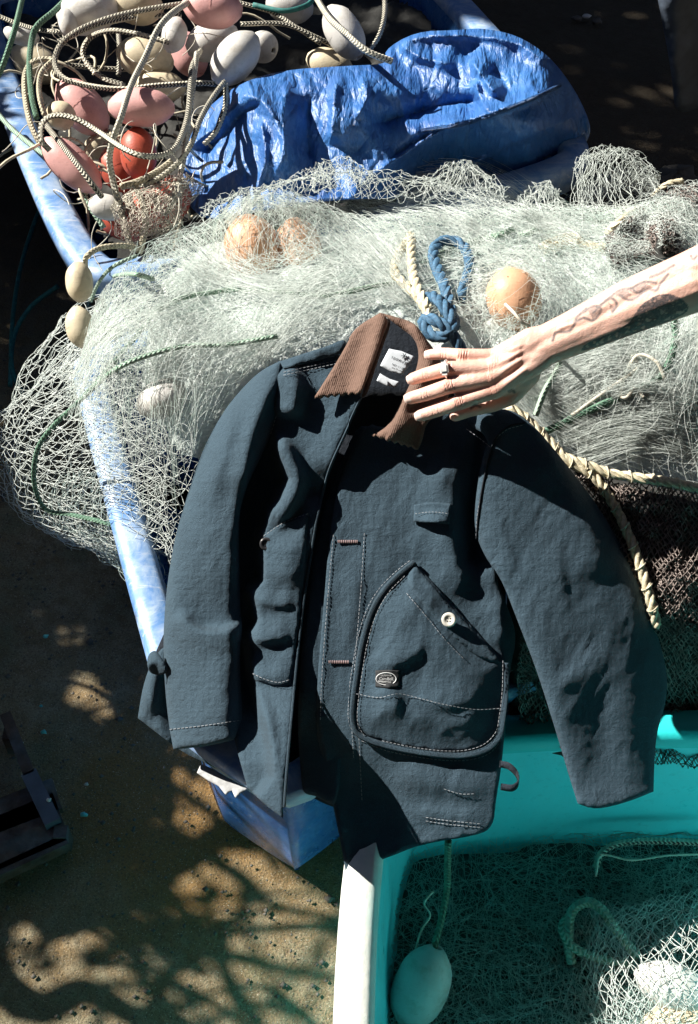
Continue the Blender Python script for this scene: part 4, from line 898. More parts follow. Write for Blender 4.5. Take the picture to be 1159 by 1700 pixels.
float_(225, 6, 46, 34, 15, m_fcream, 'cream float cut off by the top edge, next to the pink one', z=.74)
float_(112, 38, 26, 17, 80, m_fwhite, 'small slim white float in front of the large one', z=.74)
float_(35, 58, 30, 17, 15, m_fwhite, 'small dull white float at the far end by green rope', z=.62)
float_(240, 96, 48, 34, 15, m_fcream, 'cream float framed by the inner rope coil', z=.66)
float_(288, 58, 30, 21, 105, m_fwhite, 'small white float with rope leaving its eye', z=.74)
float_(266, 143, 42, 25, 5, m_fcream, 'cream float just above the bright pink one', z=.62)
float_(234, 178, 55, 32, 2, m_fpink, 'bright pink float lying level under the pale rope', z=.74)
float_(136, 178, 56, 34, 48, m_fpink, 'faded pink float slanting below the rope coil', z=.62)
float_(118, 274, 62, 31, 42, m_fpink, 'long pink float beside the worn blue rim', z=.66)
float_(100, 192, 25, 23, 0, m_fcream, 'round cream float between the two slanting pink ones', z=.66)
float_(160, 245, 20, 20, 80, m_fcream, 'small cream float deep among hanging cords', z=.55)
float_(229, 255, 44, 30, 85, m_fred, 'upright red float with a sunlit patch', z=.66)
float_(196, 282, 40, 30, 60, m_fred, 'dark red float half hidden in shade', z=.56)
float_(266, 335, 54, 40, -25, m_fred, 'big red float under the torn net', z=.58)
float_(205, 368, 46, 30, 20, m_fred, 'red float lowest in the heap under brown mesh', z=.53)
float_(176, 344, 30, 21, 15, m_fwhite, 'short white float at the foot of the pink ones', z=.63)
float_(312, 90, 40, 30, 60, m_fpink, 'pinkish float wedged between cream and white ones', z=.56)
float_(480, 10, 40, 28, 10, m_fwhite, 'white float at the far side between dark ropes', z=.56)
float_(60, 105, 45, 30, 30, m_fcream, 'weathered float in the gap by the green rope', z=.5)
float_(131, 468, 34, 23, 86, m_fcream, 'cream float hung over the rim on a short rope', d=2.36)
float_(132, 543, 35, 24, 80, m_fcream, 'speckled cream float below the hung one, under net', d=2.30)

# ------------------------------------------------------------------ ropes
def rope(label, pts, r, mat, name='rope', z=.7, cat='rope', group=None, n=7, d=None, lay=False):
    """pts: (px, py[, height]) ; r in metres"""
    W = np.array([at_z(p[0], p[1], p[2] if len(p) > 2 else z) if d is None else at_d(np.array([p[0]]), np.array([p[1]]), np.array([p[2] if len(p) > 2 else d]))[0] for p in pts])
    P = catmull(W, n)
    if lay: return twisted(label, P, r, mat, name, cat, group)
    o = tube(name, P, r, mat, None, 8); tag(o, label, cat, group); return o
def resample(P, step):
    L = np.concatenate([[0], np.cumsum(np.linalg.norm(np.diff(P, axis=0), axis=1))]); s = np.linspace(0, L[-1], max(3, int(L[-1] / step))); return np.stack([np.interp(s, L, P[:, i]) for i in range(3)], 1), s
def twisted(label, P, r, mat, name='rope', cat='rope', group=None, parent=None, pitch=None, strands_n=3):
    pitch = pitch or r * 7; P, s = resample(P, pitch / 9); T, N, B = frames(P)
    e = parent if parent is not None else empty(name, P[0])
    if parent is None: tag(e, label, cat, group)
    for k in range(strands_n):
        a = s / pitch * 2 * math.pi + 2 * math.pi * k / strands_n; Q = P + (N * np.cos(a)[:, None] + B * np.sin(a)[:, None]) * r * .53
        V, F, uv = tube_vf(Q, r * .56, 6); mobj('strand', V, F, mat, e, True, uv)
    return e
G = 'ropes tangled among the floats'
rr = .0062
rope('pale flecked rope running down over all the floats', [(312, 4, .80), (285, 22, .82), (262, 48, .82), (240, 95, .80), (217, 142, .80), (200, 195, .80), (186, 235, .76), (181, 265, .72), (187, 300, .68), (200, 350, .64), (212, 395, .62), (222, 418, .6)], rr * 1.1, m_braid_lite, group=G)
rope('wide outer rope coil round the cream floats', [(318, 4, .78), (240, 16, .79), (180, 30, .79), (130, 50, .78), (100, 74, .76), (90, 105, .74), (104, 129, .73), (140, 141, .73), (200, 148, .74), (262, 142, .73), (330, 138, .71), (356, 139, .70)], rr, m_braid, group=G)
rope('inner rope coil within the wide one', [(280, 70, .74), (225, 56, .75), (182, 51, .75), (150, 62, .73), (137, 86, .70), (148, 110, .68), (172, 130, .67), (206, 142, .66)], rr, m_braid, group=G)
rope('second turn of rope inside the coil', [(96, 70, .74), (118, 60, .75), (160, 42, .74), (230, 28, .73), (300, 25, .72)], rr, m_braid, group=G)
rope('beige rope drooping by the far rim', [(95, 98, .72), (60, 100, .72), (42, 118, .7), (40, 155, .68), (48, 200, .66), (62, 232, .64), (76, 250, .62)], rr, m_braid_cream, group=G)
rope('thick green rope arching at the far end', [(38, -10, .72), (26, 40, .72), (14, 80, .7), (0, 118, .66), (-20, 150, .6)], rr * 1.15, m_braid_green, group=G)
rope('green rope bending down beside the coils', [(118, -10, .76), (90, 18, .76), (62, 42, .75), (52, 66, .73), (48, 110, .71), (52, 160, .69), (60, 196, .67)], rr * 1.1, m_braid_green, group=G)
rope('dark speckled rope crossing to the dull float', [(-10, 24, .66), (30, 40, .66), (62, 49, .67), (100, 54, .68)], rr * .9, m_braid, group=G)
rope('short beige rope bight above the round float', [(88, 100, .73), (70, 118, .72), (64, 140, .71), (66, 165, .7), (74, 192, .68)], rr, m_braid_cream, group=G)
rope('looping rope from the rim across the red float', [(82, 250, .72), (68, 232, .74), (70, 205, .76), (88, 192, .77), (122, 196, .77), (160, 217, .76), (200, 244, .78), (232, 258, .78), (264, 259, .76), (286, 250, .75), (300, 228, .74), (311, 192, .73), (315, 150, .74), (318, 112, .74), (332, 84, .72)], rr, m_braid, group=G)
rope('speckled rope lying along the long pink float', [(74, 206, .70), (98, 236, .73), (130, 276, .74), (154, 308, .72), (168, 326, .69)], rr, m_braid, group=G)
rope('long pale green rope lying along the blue rim', [(-10, 182, .56), (18, 213, .57), (50, 240, .59), (92, 271, .62), (128, 308, .62), (150, 345, .60), (172, 378, .57)], rr, m_braid_mint, group=G)
rope('rope from the oval float curving to the knot', [(372, 136, .72), (350, 166, .72), (331, 200, .72), (318, 236, .71), (300, 265, .70), (272, 290, .68), (245, 305, .66), (214, 308, .64)], rr, m_braid, group=G)
rope('short rope tail resting on the tarpaulin', [(374, 140, .71), (373, 178, .69), (358, 218, .66), (338, 240, .64)], rr, m_braid, group=G)
rope('rope hanging straight down past the tarpaulin edge', [(326, 88, .74), (320, 140, .73), (312, 200, .70), (305, 260, .67), (291, 320, .64), (276, 352, .63), (262, 344, .63), (258, 325, .64)], rr, m_braid_lite, group=G)
rope('pale rope end with whipped knot', [(222, 306, .66), (234, 330, .65), (241, 362, .63), (236, 400, .61), (230, 420, .59)], rr * 1.15, m_braid_cream, group=G)
rope('pale rope stub lying across the knot', [(200, 310, .66), (228, 302, .67), (262, 285, .67), (285, 268, .68)], rr * 1.25, m_braid_cream, group=G)
rope('dark rope slipping under the far fold', [(395, 4, .70), (450, 20, .69), (492, 46, .68), (532, 72, .66)], rr * .9, m_braid, group=G)
rope('second dark rope reaching the hanging float', [(398, 40, .69), (470, 40, .69), (520, 60, .67), (556, 78, .64)], rr * .9, m_braid, group=G)
rope('thick pale rope ending on the tarpaulin', [(522, -8, .74), (546, 30, .76), (580, 60, .77), (612, 86, .76), (652, 102, .74)], rr * 1.2, m_braid_lite, group=G)
rope('upright rope bight behind the hanging float', [(640, -8, .72), (639, 28, .72), (630, 60, .70), (614, 84, .68)], rr, m_braid, group=G)
rope('teal rope drooping at the top', [(420, 8, .7), (470, 18, .7), (508, 9, .7), (522, -6, .7)], rr, m_teal_rope, group=G)
rope('beige rope from the rim into the hung float', [(141, 444, .64), (143, 426, .68), (165, 412, .68), (200, 408, .67), (228, 412, .64)], rr * .9, m_braid_cream, group=G)
rope('thin rope hanging from the rim beside the hung float', [(225, 425, .66), (195, 438, .66), (176, 452, .64), (160, 475, .6), (150, 500, .56)], rr * .6, m_braid_mint, group=G)
rope('dark rope crossing deep under the coils', [(60, 100, .6), (130, 110, .58), (210, 115, .57), (280, 105, .56)], rr, m_braid, group=G)
rope('dark rope standing in the coil', [(196, 55, .6), (198, 90, .6), (196, 125, .58)], rr, m_braid, group=G)
rope('dark teal rope on the shaded ground by the tubs', [(100, 280, .1), (60, 360, .06), (28, 470, .03), (18, 600, .02), (40, 660, .02)], rr, m_teal_rope)
rope('dark teal rope end beyond the hung float', [(95, 475, .12), (50, 510, .06), (22, 560, .02), (16, 640, .02)], rr, m_teal_rope)
# thin white cords hanging everywhere in the pile: loose twine
def twine(n, box, seed, z0, z1, rad, mat, label, lens=(.05, .16)):
    r_ = np.random.default_rng(seed); P = []
    for i in range(n):
        x, y = r_.uniform(box[0], box[2]), r_.uniform(box[1], box[3]); p = at_z(x, y, r_.uniform(z0, z1)); d = r_.normal(size=3) * (1, 1, .6); d /= np.linalg.norm(d); L = r_.uniform(*lens); c = r_.normal(size=3) * L * .8
        q = [p]; k = r_.normal(size=3) * 1.2
        for _ in range(17):
            d = d + np.cross(k, d) * .16 + np.array([0, 0, -.03]); d /= np.linalg.norm(d); k = k * .9 + r_.normal(size=3) * .5; q.append(q[-1] + d * L / 9)
        P.append(np.array(q))
    V, F = strands(np.array(P), rad, 4); o = mobj('loose_twine', V, F, mat); return tag(o, label, 'twine', None, 'stuff')
twine(34, (60, 20, 340, 330), 3, .56, .74,   .0011, m_cord_white, 'thin white twine tangled between floats and ropes')
twine(26, (60, 60, 330, 330), 4, .5, .62, .0035, m_braid_cream, 'short rope ends deep in the float heap', (.08, .2))

# ------------------------------------------------------------------ nets
JOUT = outline([(632, 519), (690, 536), (745, 610), (850, 680), (935, 762), (1003, 852), (1062, 960), (1110, 1120), (1090, 1215), (1086, 1312), (990, 1344), (946, 1290), (893, 1115), (860, 1040), (845, 1110), (834, 1270), (820, 1372), (700, 1401), (573, 1447), (469, 1358), (375, 1300), (228, 1192), (245, 1100), (275, 965), (311, 820), (365, 690), (430, 616), (566, 582)], 10)
BUMPS = [at_z(420, 412, .80), at_z(495, 412, .78), at_z(853, 498, .82), at_z(268, 660, .70)]
def H(x, y):
    z = .44 + .40 * smooth_step(.95, 1.55, y - .10 * x) - .30 * smooth_step(1.80, 2.15, y - .10 * x) - .05 * smooth_step(1.55, 2.0, y)
    z = z - .30 * smooth_step(-.38, -.56, x) - .22 * smooth_step(.62, .95, x) * smooth_step(1.7, 1.3, y)
    z = z - .38 * smooth_step(.60, .86, x)
    z = z + .05 * n2(x, y, 3.2, 3, 81) + .014 * n2(x + .08 * n2(x, y, 5, 2, 85), y + .08 * n2(x, y, 5, 2, 86), 8, 3, 82, True)
    X, Y, d = to_px(np.stack([x, y, z], -1)); m = inside(X, Y, JOUT); dj, _, _ = seg_dist(X, Y, JOUT, True)
    # sink under the jacket (its back lies on the heap)
    for _ in range(5):
        X, Y, d = to_px(np.stack([x, y, z], -1)); m = inside(X, Y, JOUT); z = np.where(m, z - np.maximum(0, jd(X, Y) + .115 - d) / .85, z)
    return z
HX = np.linspace(-.72, 1.0, 190); HY = np.linspace(.9, 2.6, 190); _gx, _gy = np.meshgrid(HX, HY); HZ = H(_gx, _gy)
def Hs(x, y):
    fx = np.clip((x - HX[0]) / (HX[1] - HX[0]), 0, len(HX) - 1.001); fy = np.clip((y - HY[0]) / (HY[1] - HY[0]), 0, len(HY) - 1.001); i = fx.astype(int); j = fy.astype(int); a = fx - i; b = fy - j
    return (HZ[j, i] * (1 - a) + HZ[j, i + 1] * a) * (1 - b) + (HZ[j + 1, i] * (1 - a) + HZ[j + 1, i + 1] * a) * b
def Hn(x, y):
    z = Hs(x, y)
    for b in BUMPS: z = z + .045 * np.exp(-(((x - b[0]) ** 2 + (y - b[1]) ** 2) / .07 ** 2))
    return z
def on_heap(px, py, lift=.0):
    px = np.asarray(px, float); py = np.asarray(py, float); ds = np.linspace(1.5, 3.4, 240); hit = np.full(px.shape, 3.4)
    for d in ds[::-1]:
        P = at_d(px, py, np.full(px.shape, d)); hit = np.where(P[..., 2] < Hn(P[..., 0], P[..., 1]) + lift, d, hit)
    return at_d(px, py, hit)
pnet = empty('fishing_net', (0, 1.5, .45)); tag(pnet, 'huge heap of pale translucent monofilament net filling the near tub', 'net')
def core_keep(c):
    X, Y, _ = to_px(c); wob = 22 * n2(X, Y, .02, 3, 87)
    left = inside(X + wob, Y + wob, np.array([(275, 470), (330, 400), (1400, 0), (1400, 1400), (420, 1400), (400, 800), (340, 770), (300, 750), (262, 700), (235, 640), (235, 540)]))
    return left & (c[:, 0] > -.47) & (c[:, 0] < .82 + .05 * n2(c[:, 0], c[:, 1], 14, 2, 89)) & (c[:, 1] < 2.05 + .12 * c[:, 0] + .05 * n2(c[:, 0], c[:, 1], 9, 2, 84)) & (c[:, 1] > 1.06 + .18 * np.abs(c[:, 0])) & (c[:, 2] > .3)
mass('packed_netting', lambda X, Y: Hs(X, Y) - .012 + .010 * n2(X, Y, 45, 3, 83, True), -.6, 1.0, .95, 2.6, 190, m_netcore, pnet, core_keep)

HEAP = [(260, 410), (330, 350), (440, 312), (560, 292), (640, 300), (760, 305), (850, 330), (940, 345), (1000, 300), (1080, 290), (1165, 330), (1330, 420), (1330, 860), (1165, 812), (1080, 800), (950, 770), (850, 700), (740, 600), (640, 530), (560, 600), (420, 640), (350, 720), (290, 900), (230, 900), (130, 760), (100, 650), (130, 520), (200, 450)]
HEAPO = outline(HEAP, 10)
def in_heap(P):
    X, Y, _ = to_px(P); w_ = 10 * n2(X, Y, .03, 2, 88); return inside(X + w_, Y + w_ + 6, HEAPO)
def hidden(P):
    X, Y, d = to_px(P); return inside(X, Y, JOUT) & (d > jd(X, Y) - .04)
def net_from(Sf, nu, nv, jit=.15, rad=.0005, knot=.0013, sag=.12, segs=3, cull=True, drop=.0, mask=None):
    """diamond mesh over surface Sf(u, v) -> world"""
    i, j = np.meshgrid(np.arange(nu), np.arange(nv)); u = (i + .5 * (j % 2)) / nu; v = j / (nv - 1)
    u = u + rng.normal(size=u.shape) * jit / nu; v = np.clip(v + rng.normal(size=v.shape) * jit / nv, 0, 1); N = Sf(np.clip(u, 0, 1), v)
    A = []; B = []
    e = (np.arange(nv - 1) % 2)[:, None]
    for k in (0, 1):
        ii = np.arange(nu)[None] + k - 1 + e; jj = np.arange(1, nv)[:, None] + 0 * ii; ok = (ii >= 0) & (ii < nu); A.append(N[:-1][ok]); B.append(N[jj, np.clip(ii, 0, nu - 1)][ok])
    A = np.concatenate(A); B = np.concatenate(B); L = np.linalg.norm(B - A, axis=1); ok = L < np.median(L) * 3.5 + .01
    if mask is not None: ok &= mask(A) & mask(B)
    if drop: ok &= rng.random(len(A)) > drop
    if cull: ok &= ~(hidden(A) & hidden(B))
    A, B, L = A[ok], B[ok], L[ok]; t = np.linspace(0, 1, segs + 1)[None, :, None]; bow = rng.normal(size=(len(A), 1, 3)) * (L * sag)[:, None, None]; bow[..., 2] -= (L * sag * .7)[:, None]
    P = A[:, None] * (1 - t) + B[:, None] * t + bow * (4 * t * (1 - t)); V, F = strands(P, rad)
    kn = N.reshape(-1, 3); 
    if cull: kn = kn[~hidden(kn)]
    if mask is not None: kn = kn[mask(kn)]
    V2, F2 = octas(kn, knot * rng.uniform(.6, 1.3, len(kn))); return merge((V, F), (V2, F2))
def drape(cx, cy, rot, lu, lv, off, seed, fold=.03, stretch=1.0):
    ca, sa = math.cos(rot), math.sin(rot)
    def Sf(u, v):
        a = (u - .5) * lu; b = (v - .5) * lv; sd = np.zeros_like(a) + seed
        wa = .06 * fbm(np.stack([a * 4, b * 4, sd], -1), 1, 3, seed); wb = .06 * fbm(np.stack([a * 4, b * 4, sd + 5], -1), 1, 3, seed + 2)
        a = a + wa; b = b + wb; x = cx + a * ca - b * sa; y = cy + a * sa + b * ca
        return np.stack([x, y, Hn(x, y) + off + fold * np.abs(fbm(np.stack([x * 9, y * 9, sd], -1), 1, 3, seed + 4)) + rng.normal(size=x.shape) * .003], -1)
    return Sf
LAY = [(-.05, 1.75, .2, 1.15, .75, .002, 60, 30), (.15, 1.65, -.5, 1.1, .85, .008, 42, 40), (-.25, 1.6, .9, .8, .7, .012, 34, 34), (.45, 1.75, -.1, .8, .7, .006, 48, 26), (.5, 1.5, .6, .7, .6, .014, 30, 30), (-.3, 1.45, -.8, .7, .55, .010, 28, 30), (.1, 1.9, .1, 1.2, .45, .020, 70, 16), (-.2, 1.8, 1.3, .6, .7, .018, 24, 40), (.6, 1.6, 1.0, .6, .7, .02, 30, 36), (0, 1.7, -.2, 1.2, .8, .026, 40, 22), (.4, 1.95, .4, .7, .5, .03, 26, 20)]
for q, (cx, cy, ro, lu, lv, off, nu, nv) in enumerate(LAY):
    if q in (2, 5, 9): continue
    V, F = net_from(drape(cx, cy, ro, lu, lv, off, 100 + q * 7), nu, nv, .12, .0003, .0011, .05, mask=in_heap)
    X, Y, d = to_px(V); tag(mobj('netting', V, F, m_net if q % 3 else m_net_green, pnet), kind='stuff')
# loose filaments lying over the heap in combed bundles
def fibres(n, poly, seed, rad, steps=10, step=.012, lift=(.0, .03), curl=9., flow_s=3.0, spread=.5, arch=.012):
    r_ = np.random.default_rng(seed); O = outline(poly, 12); x0, y0 = O.min(0); x1, y1 = O.max(0); X = r_.uniform(x0, x1, n * 3); Y = r_.uniform(y0, y1, n * 3); m = inside(X, Y, O) & ~inside(X, Y, JOUT); X, Y = X[m][:n], Y[m][:n]
    p = on_heap(X, Y)[:, :2]; n = len(p); sd = np.zeros(n) + seed; a = fbm(np.stack([p[:, 0] * flow_s, p[:, 1] * flow_s, sd], -1), 1, 2, seed) * 3.6 + r_.normal(size=n) * spread; k = r_.normal(size=n) * curl; lf = r_.uniform(*lift, n); ar = np.abs(r_.normal(size=n)) * arch; st = step * r_.uniform(.5, 1.5, n); Q = []
    for i in range(steps + 1):
        t = i / steps; Q.append(np.stack([p[:, 0], p[:, 1], Hn(p[:, 0], p[:, 1]) + lf + ar * 4 * t * (1 - t) + r_.normal(size=n) * .0006], 1)); p = p + np.stack([np.cos(a), np.sin(a)], 1) * st[:, None]; a = a + k * st
    P = np.stack(Q, 1); ok = ~(hidden(P[:, 0]) | hidden(P[:, -1]) | hidden(P[:, steps // 2])) & in_heap(P[:, 0]) & in_heap(P[:, -1]); return strands(P[ok], rad * r_.uniform(.7, 1.2, ok.sum()))
for q, (n, sd, rad, curl, spread, st, mat) in enumerate(((1500, 5, .00024, 5, .3, .018, m_net), (900, 6, .00024, 14, 1.2, .010, m_net), (800, 8, .00026, 3, .2, .026, m_net_green), (500, 9, .00034, 20, 2., .009, m_net))):
    V, F = fibres(n, HEAP, sd, rad, curl=curl, spread=spread, step=st); tag(mobj('loose_filament', V, F, mat, pnet), kind='stuff')
# combed bundles of filament
def bundle(pts, n, wd, rad, seed, mat):
    r_ = np.random.default_rng(seed); C = catmull(pts, 6); t = np.linspace(0, 1, len(C)); P = []
    T = np.gradient(C, axis=0); T /= np.linalg.norm(T, axis=1)[:, None]; N = np.stack([-T[:, 1], T[:, 0]], 1)
    o = r_.normal(size=(n, 1)) * wd * (.45 + .55 * np.abs(np.sin(t * 2.2 + r_.uniform(0, 3))))[None] + r_.normal(size=(n, 1)) * wd * .25 * np.sin(t * 6 + r_.uniform(0, 6, (n, 1)))
    X = C[None, :, 0] + N[None, :, 0] * o; Y = C[None, :, 1] + N[None, :, 1] * o; W = on_heap(X.ravel(), Y.ravel()).reshape(n, -1, 3); W[..., 2] += r_.uniform(.004, .03, (n, 1)) + .012 * np.sin(t * math.pi)[None]
    m = ~(hidden(W[:, 0]) | hidden(W[:, -1]) | hidden(W[:, len(t) // 2])); V, F = strands(W[m], rad); return tag(mobj('loose_filament', V, F, mat, pnet), kind='stuff')
for q, (pts, n, wd) in enumerate((([(470, 325), (545, 370), (620, 430), (690, 500)], 260, 34), ([(370, 372), (430, 335), (520, 305), (610, 318)], 200, 20), ([(690, 330), (780, 335), (880, 380), (960, 400)], 220, 26), ([(120, 650), (190, 570), (320, 490)], 180, 30), ([(580, 470), (490, 520), (420, 600)], 180, 30), ([(960, 620), (1060, 700), (1160, 730)], 200, 30), ([(900, 590), (1000, 545), (1110, 520)], 120, 20), ([(960, 345), (1020, 318), (1090, 330)], 160, 14), ([(560, 330), (640, 345), (760, 390), (820, 420)], 220, 24), ([(300, 420), (360, 470), (460, 500), (560, 480)], 180, 28), ([(250, 640), (330, 610), (400, 560)], 130, 30), ([(820, 600), (870, 660), (960, 720), (1100, 770)], 200, 26), ([(925, 735), (1010, 700), (1090, 690), (1159, 695)], 420, 26), ([(955, 758), (1050, 742), (1159, 768)], 420, 20), ([(870, 640), (950, 615), (1060, 585)], 320, 26), ([(900, 690), (985, 640), (1050, 640), (1120, 680)], 300, 24))):
    bundle(pts, int(n * .6), wd, .00026, 700 + q, m_net)
# control-grid patches: the bag of net hanging over the near rim, standing loops at the back
def grid_surface(G):
    G = np.array(G, float)
    def Sf(u, v):
        def cr(P, t):
            n = P.shape[0] - 1; t = np.clip(t * n, 0, n - 1e-6); i = t.astype(int); f = (t - i)[..., None]; g = lambda k: P[np.clip(i + k, 0, n)]
            a, b, c, d = g(-1), g(0), g(1), g(2); return .5 * (2 * b + (c - a) * f + (2 * a - 5 * b + 4 * c - d) * f * f + (3 * b - 3 * c + d - a) * f ** 3)
        R = np.stack([cr(G[k], u) for k in range(len(G))], 0); n = len(G) - 1; t = np.clip(v * n, 0, n - 1e-6); i = t.astype(int); f = (t - i)[..., None]
        g = lambda k: np.take_along_axis(R, np.clip(i + k, 0, n)[None, ..., None].repeat(3, -1), 0)[0]; a, b, c, d = g(-1), g(0), g(1), g(2)
        return .5 * (2 * b + (c - a) * f + (2 * a - 5 * b + 4 * c - d) * f * f + (3 * b - 3 * c + d - a) * f ** 3)
    return Sf
def noisy(Sf, amp, seed, sc=14):
    def f(u, v):
        P = Sf(u, v); D = np.stack([fbm(P + 3.1 * k + seed, sc, 3, seed + k) for k in range(3)], -1); return P + D * amp
    return f
gz = lambda L: [at_z(p[0], p[1], p[2]) for p in L]
bag = [gz([(290, 470, .70), (250, 560, .72), (250, 680, .68), (270, 800, .58), (275, 930, .46)]), gz([(190, 470, .62), (170, 560, .64), (160, 680, .60), (190, 800, .52), (245, 930, .42)]), gz([(135, 500, .54), (85, 590, .56), (70, 700, .52), (105, 830, .42), (205, 925, .34)]), gz([(120, 520, .46), (48, 620, .46), (0, 720, .40), (35, 850, .32), (165, 920, .28)]), gz([(110, 540, .40), (30, 650, .36), (-25, 740, .28), (0, 850, .22), (110, 900, .2)])]
V1 = []
for q in range(4):
    B = [[p + np.array([rng.normal() * .012, rng.normal() * .012, rng.normal() * .012]) + np.array([.02 * q, 0, -.006 * q]) for p in row] for row in bag]
    V, F = net_from(noisy(grid_surface(B), .022, 200 + q), 28 - 3 * q, 24 - 2 * q, .12, .00055, .0018, .05); tag(mobj('netting', V, F, m_net, pnet), kind='stuff')
bag2 = [gz([(110, 780, .36), (190, 800, .40), (262, 820, .46)]), gz([(80, 850, .3), (180, 880, .34), (262, 900, .42)]), gz([(150, 905, .24), (215, 940, .28), (262, 985, .36)]), gz([(205, 925, .2), (240, 985, .24), (262, 1040, .32)])]
for q in range(3):
    B = [[p + rng.normal(size=3) * .012 for p in row] for row in bag2]
    V, F = net_from(noisy(grid_surface(B), .03, 230 + q), 12, 18, .25, .0005, .0016, .12); tag(mobj('netting', V, F, m_net_green, pnet), kind='stuff')
gd = lambda L: [at_d(np.array([p[0]]), np.array([p[1]]), np.array([p[2]]))[0] for p in L]
def loops(rows, nu, nv, copies, amp, seed, mat=None, rad=.0005):
    for q in range(copies):
        B = [[p + rng.normal(size=3) * .006 + np.array([0, -.012 * q, -.006 * q]) for p in row] for row in gd_rows(rows)]
        V, F = net_from(noisy(grid_surface(B), amp, seed + q), nu - 2 * q, nv, .2, rad, .0014, .1, cull=False); tag(mobj('netting', V, F, mat or m_net, pnet), kind='stuff')
def gd_rows(rows): return [gd(r) for r in rows]
hd = lambda px, py: float((on_heap(np.array([px]), np.array([py]))[0] - C0) @ FW)
loops([[(955, 350, 2.36), (1000, 365, 2.36), (1055, 345, 2.38), (1110, 312, 2.42)], [(950, 300, 2.42), (985, 290, 2.42), (1040, 290, 2.43), (1100, 300, 2.46)], [(958, 262, 2.46), (1000, 238, 2.47), (1055, 248, 2.49), (1100, 292, 2.50)], [(975, 262, 2.56), (1010, 250, 2.56), (1060, 262, 2.57), (1100, 300, 2.55)], [(960, 320, 2.62), (1010, 310, 2.62), (1060, 310, 2.62), (1100, 320, 2.6)]], 14, 15, 2, .02, 300, rad=.00042)
loops([[(700, 320, 2.45), (780, 320, 2.45), (840, 330, 2.44)], [(720, 285, 2.50), (775, 272, 2.50), (825, 295, 2.49)], [(735, 282, 2.58), (780, 268, 2.58), (822, 300, 2.56)], [(730, 310, 2.62), (785, 300, 2.62), (830, 318, 2.6)]], 11, 10, 2, .02, 320, rad=.00042)
loops([[(500, 310, 2.44), (560, 300, 2.44), (620, 305, 2.44)], [(520, 275, 2.50), (568, 262, 2.50), (612, 290, 2.49)], [(530, 272, 2.57), (575, 260, 2.57), (612, 292, 2.56)], [(520, 300, 2.6), (575, 290, 2.6), (615, 305, 2.6)]], 9, 9, 2, .018, 340, rad=.00042)
loops([[(860, 380, 2.30), (910, 370, 2.30), (945, 372, 2.30)], [(862, 330, 2.36), (905, 305, 2.37), (940, 335, 2.36)], [(868, 325, 2.44), (905, 300, 2.45), (935, 332, 2.44)], [(870, 345, 2.5), (905, 330, 2.5), (940, 345, 2.5)]], 10, 9, 2, .018, 360, rad=.00042)
loops([[(330, 372, 2.42), (440, 345, 2.42), (560, 320, 2.42), (700, 325, 2.40), (850, 350, 2.38)], [(330, 345, 2.46), (440, 312, 2.47), (560, 290, 2.48), (700, 300, 2.46), (850, 325, 2.44)], [(340, 330, 2.54), (440, 305, 2.55), (560, 282, 2.55), (700, 298, 2.53), (850, 318, 2.5)]], 34, 9, 2, .026, 380, rad=.00042)
# brown mesh over the red floats
bm = [gz([(190, 390, .62), (240, 400, .62), (300, 400, .62)]), gz([(200, 340, .66), (255, 350, .68), (310, 350, .64)]), gz([(260, 300, .66), (300, 290, .66), (330, 300, .62)])]
e = empty('brown_net_scrap', at_z(250, 360, .6)); tag(e, 'torn brownish mesh scrap over the red floats', 'net')
for q in range(3):
    V, F = net_from(noisy(grid_surface([[p + rng.normal(size=3) * .008 for p in r] for r in bm]), .02, 400 + q), 20, 22, .25, .0006, .0014, .15, cull=False); tag(mobj('netting', V, F, m_cord_white if q else m_net_brown, e), kind='stuff')

# floats in the net
def heap_float(px, py, hl, hw, ang, mat, label, sink=.0, tilt=0.):
    p = on_heap(np.array([px]), np.array([py]))[0]; return float_(px, py, hl, hw, ang, mat, label, d=float((p - C0) @ FW) - sink, tilt=tilt)
heap_float(418, 412, 56, 46, 75, m_forange, 'orange float glimpsed through net beside its paler neighbour', -.022)
heap_float(494, 412, 50, 40, 80, m_forange, 'blurred orange float deeper in the net, nearer the pale yellow rope', -.03)
heap_float(854, 497, 54, 46, 72, m_forange, 'bright orange float beside the forearm', -.002)
heap_float(268, 662, 44, 32, -25, m_fwhite, 'white float buried in net beside the sleeve shoulder', .0)
p = on_heap(np.array([870.]), np.array([530.]))[0]
# ropes on the heap
def heap_rope(label, pts, r, mat, lift=.034, lay=False, group='lines in the pale net'):
    W = on_heap([p[0] for p in pts], [p[1] for p in pts]); L = np.array([p[2] if len(p) > 2 else lift for p in pts]); V_ = C0 - W; W = W + V_ / np.linalg.norm(V_, axis=1)[:, None] * L[:, None]; P = catmull(W, 8)
    if lay: return twisted(label, P, r, mat, group=group)
    o = tube('rope', P, r, mat, None, 8); return tag(o, label, 'rope', group)
heap_rope('mint head line crossing the net towards the sleeve', [(131, 666), (190, 614), (258, 586), (317, 574), (377, 572), (460, 558)], .0042, m_braid_mint)
heap_rope('mint line below the orange floats', [(262, 515), (301, 495), (357, 485), (397, 481), (460, 485), (539, 491), (622, 475), (660, 470)], .0042, m_braid_mint)
heap_rope('mint line looping by the hung float', [(143, 530), (146, 500), (155, 480), (175, 463), (214, 455), (254, 463)], .0042, m_braid_mint)
heap_rope('pale mint rope with a long bight towards the tarpaulin', [(700, 435), (760, 412), (800, 398), (850, 382), (890, 355), (925, 335, .03), (942, 340, .03), (925, 360, .025), (890, 382), (860, 392)], .0058, m_braid_mint, .022)
heap_rope('green rope knotted near the elbow', [(900, 720), (950, 695), (1000, 672), (1050, 650), (1090, 632), (1112, 600), (1122, 560), (1120, 530)], .0062, m_braid_green, .022)
heap_rope('second green rope behind the forearm', [(890, 690), (905, 650), (925, 615), (930, 600)], .005, m_braid_mint)
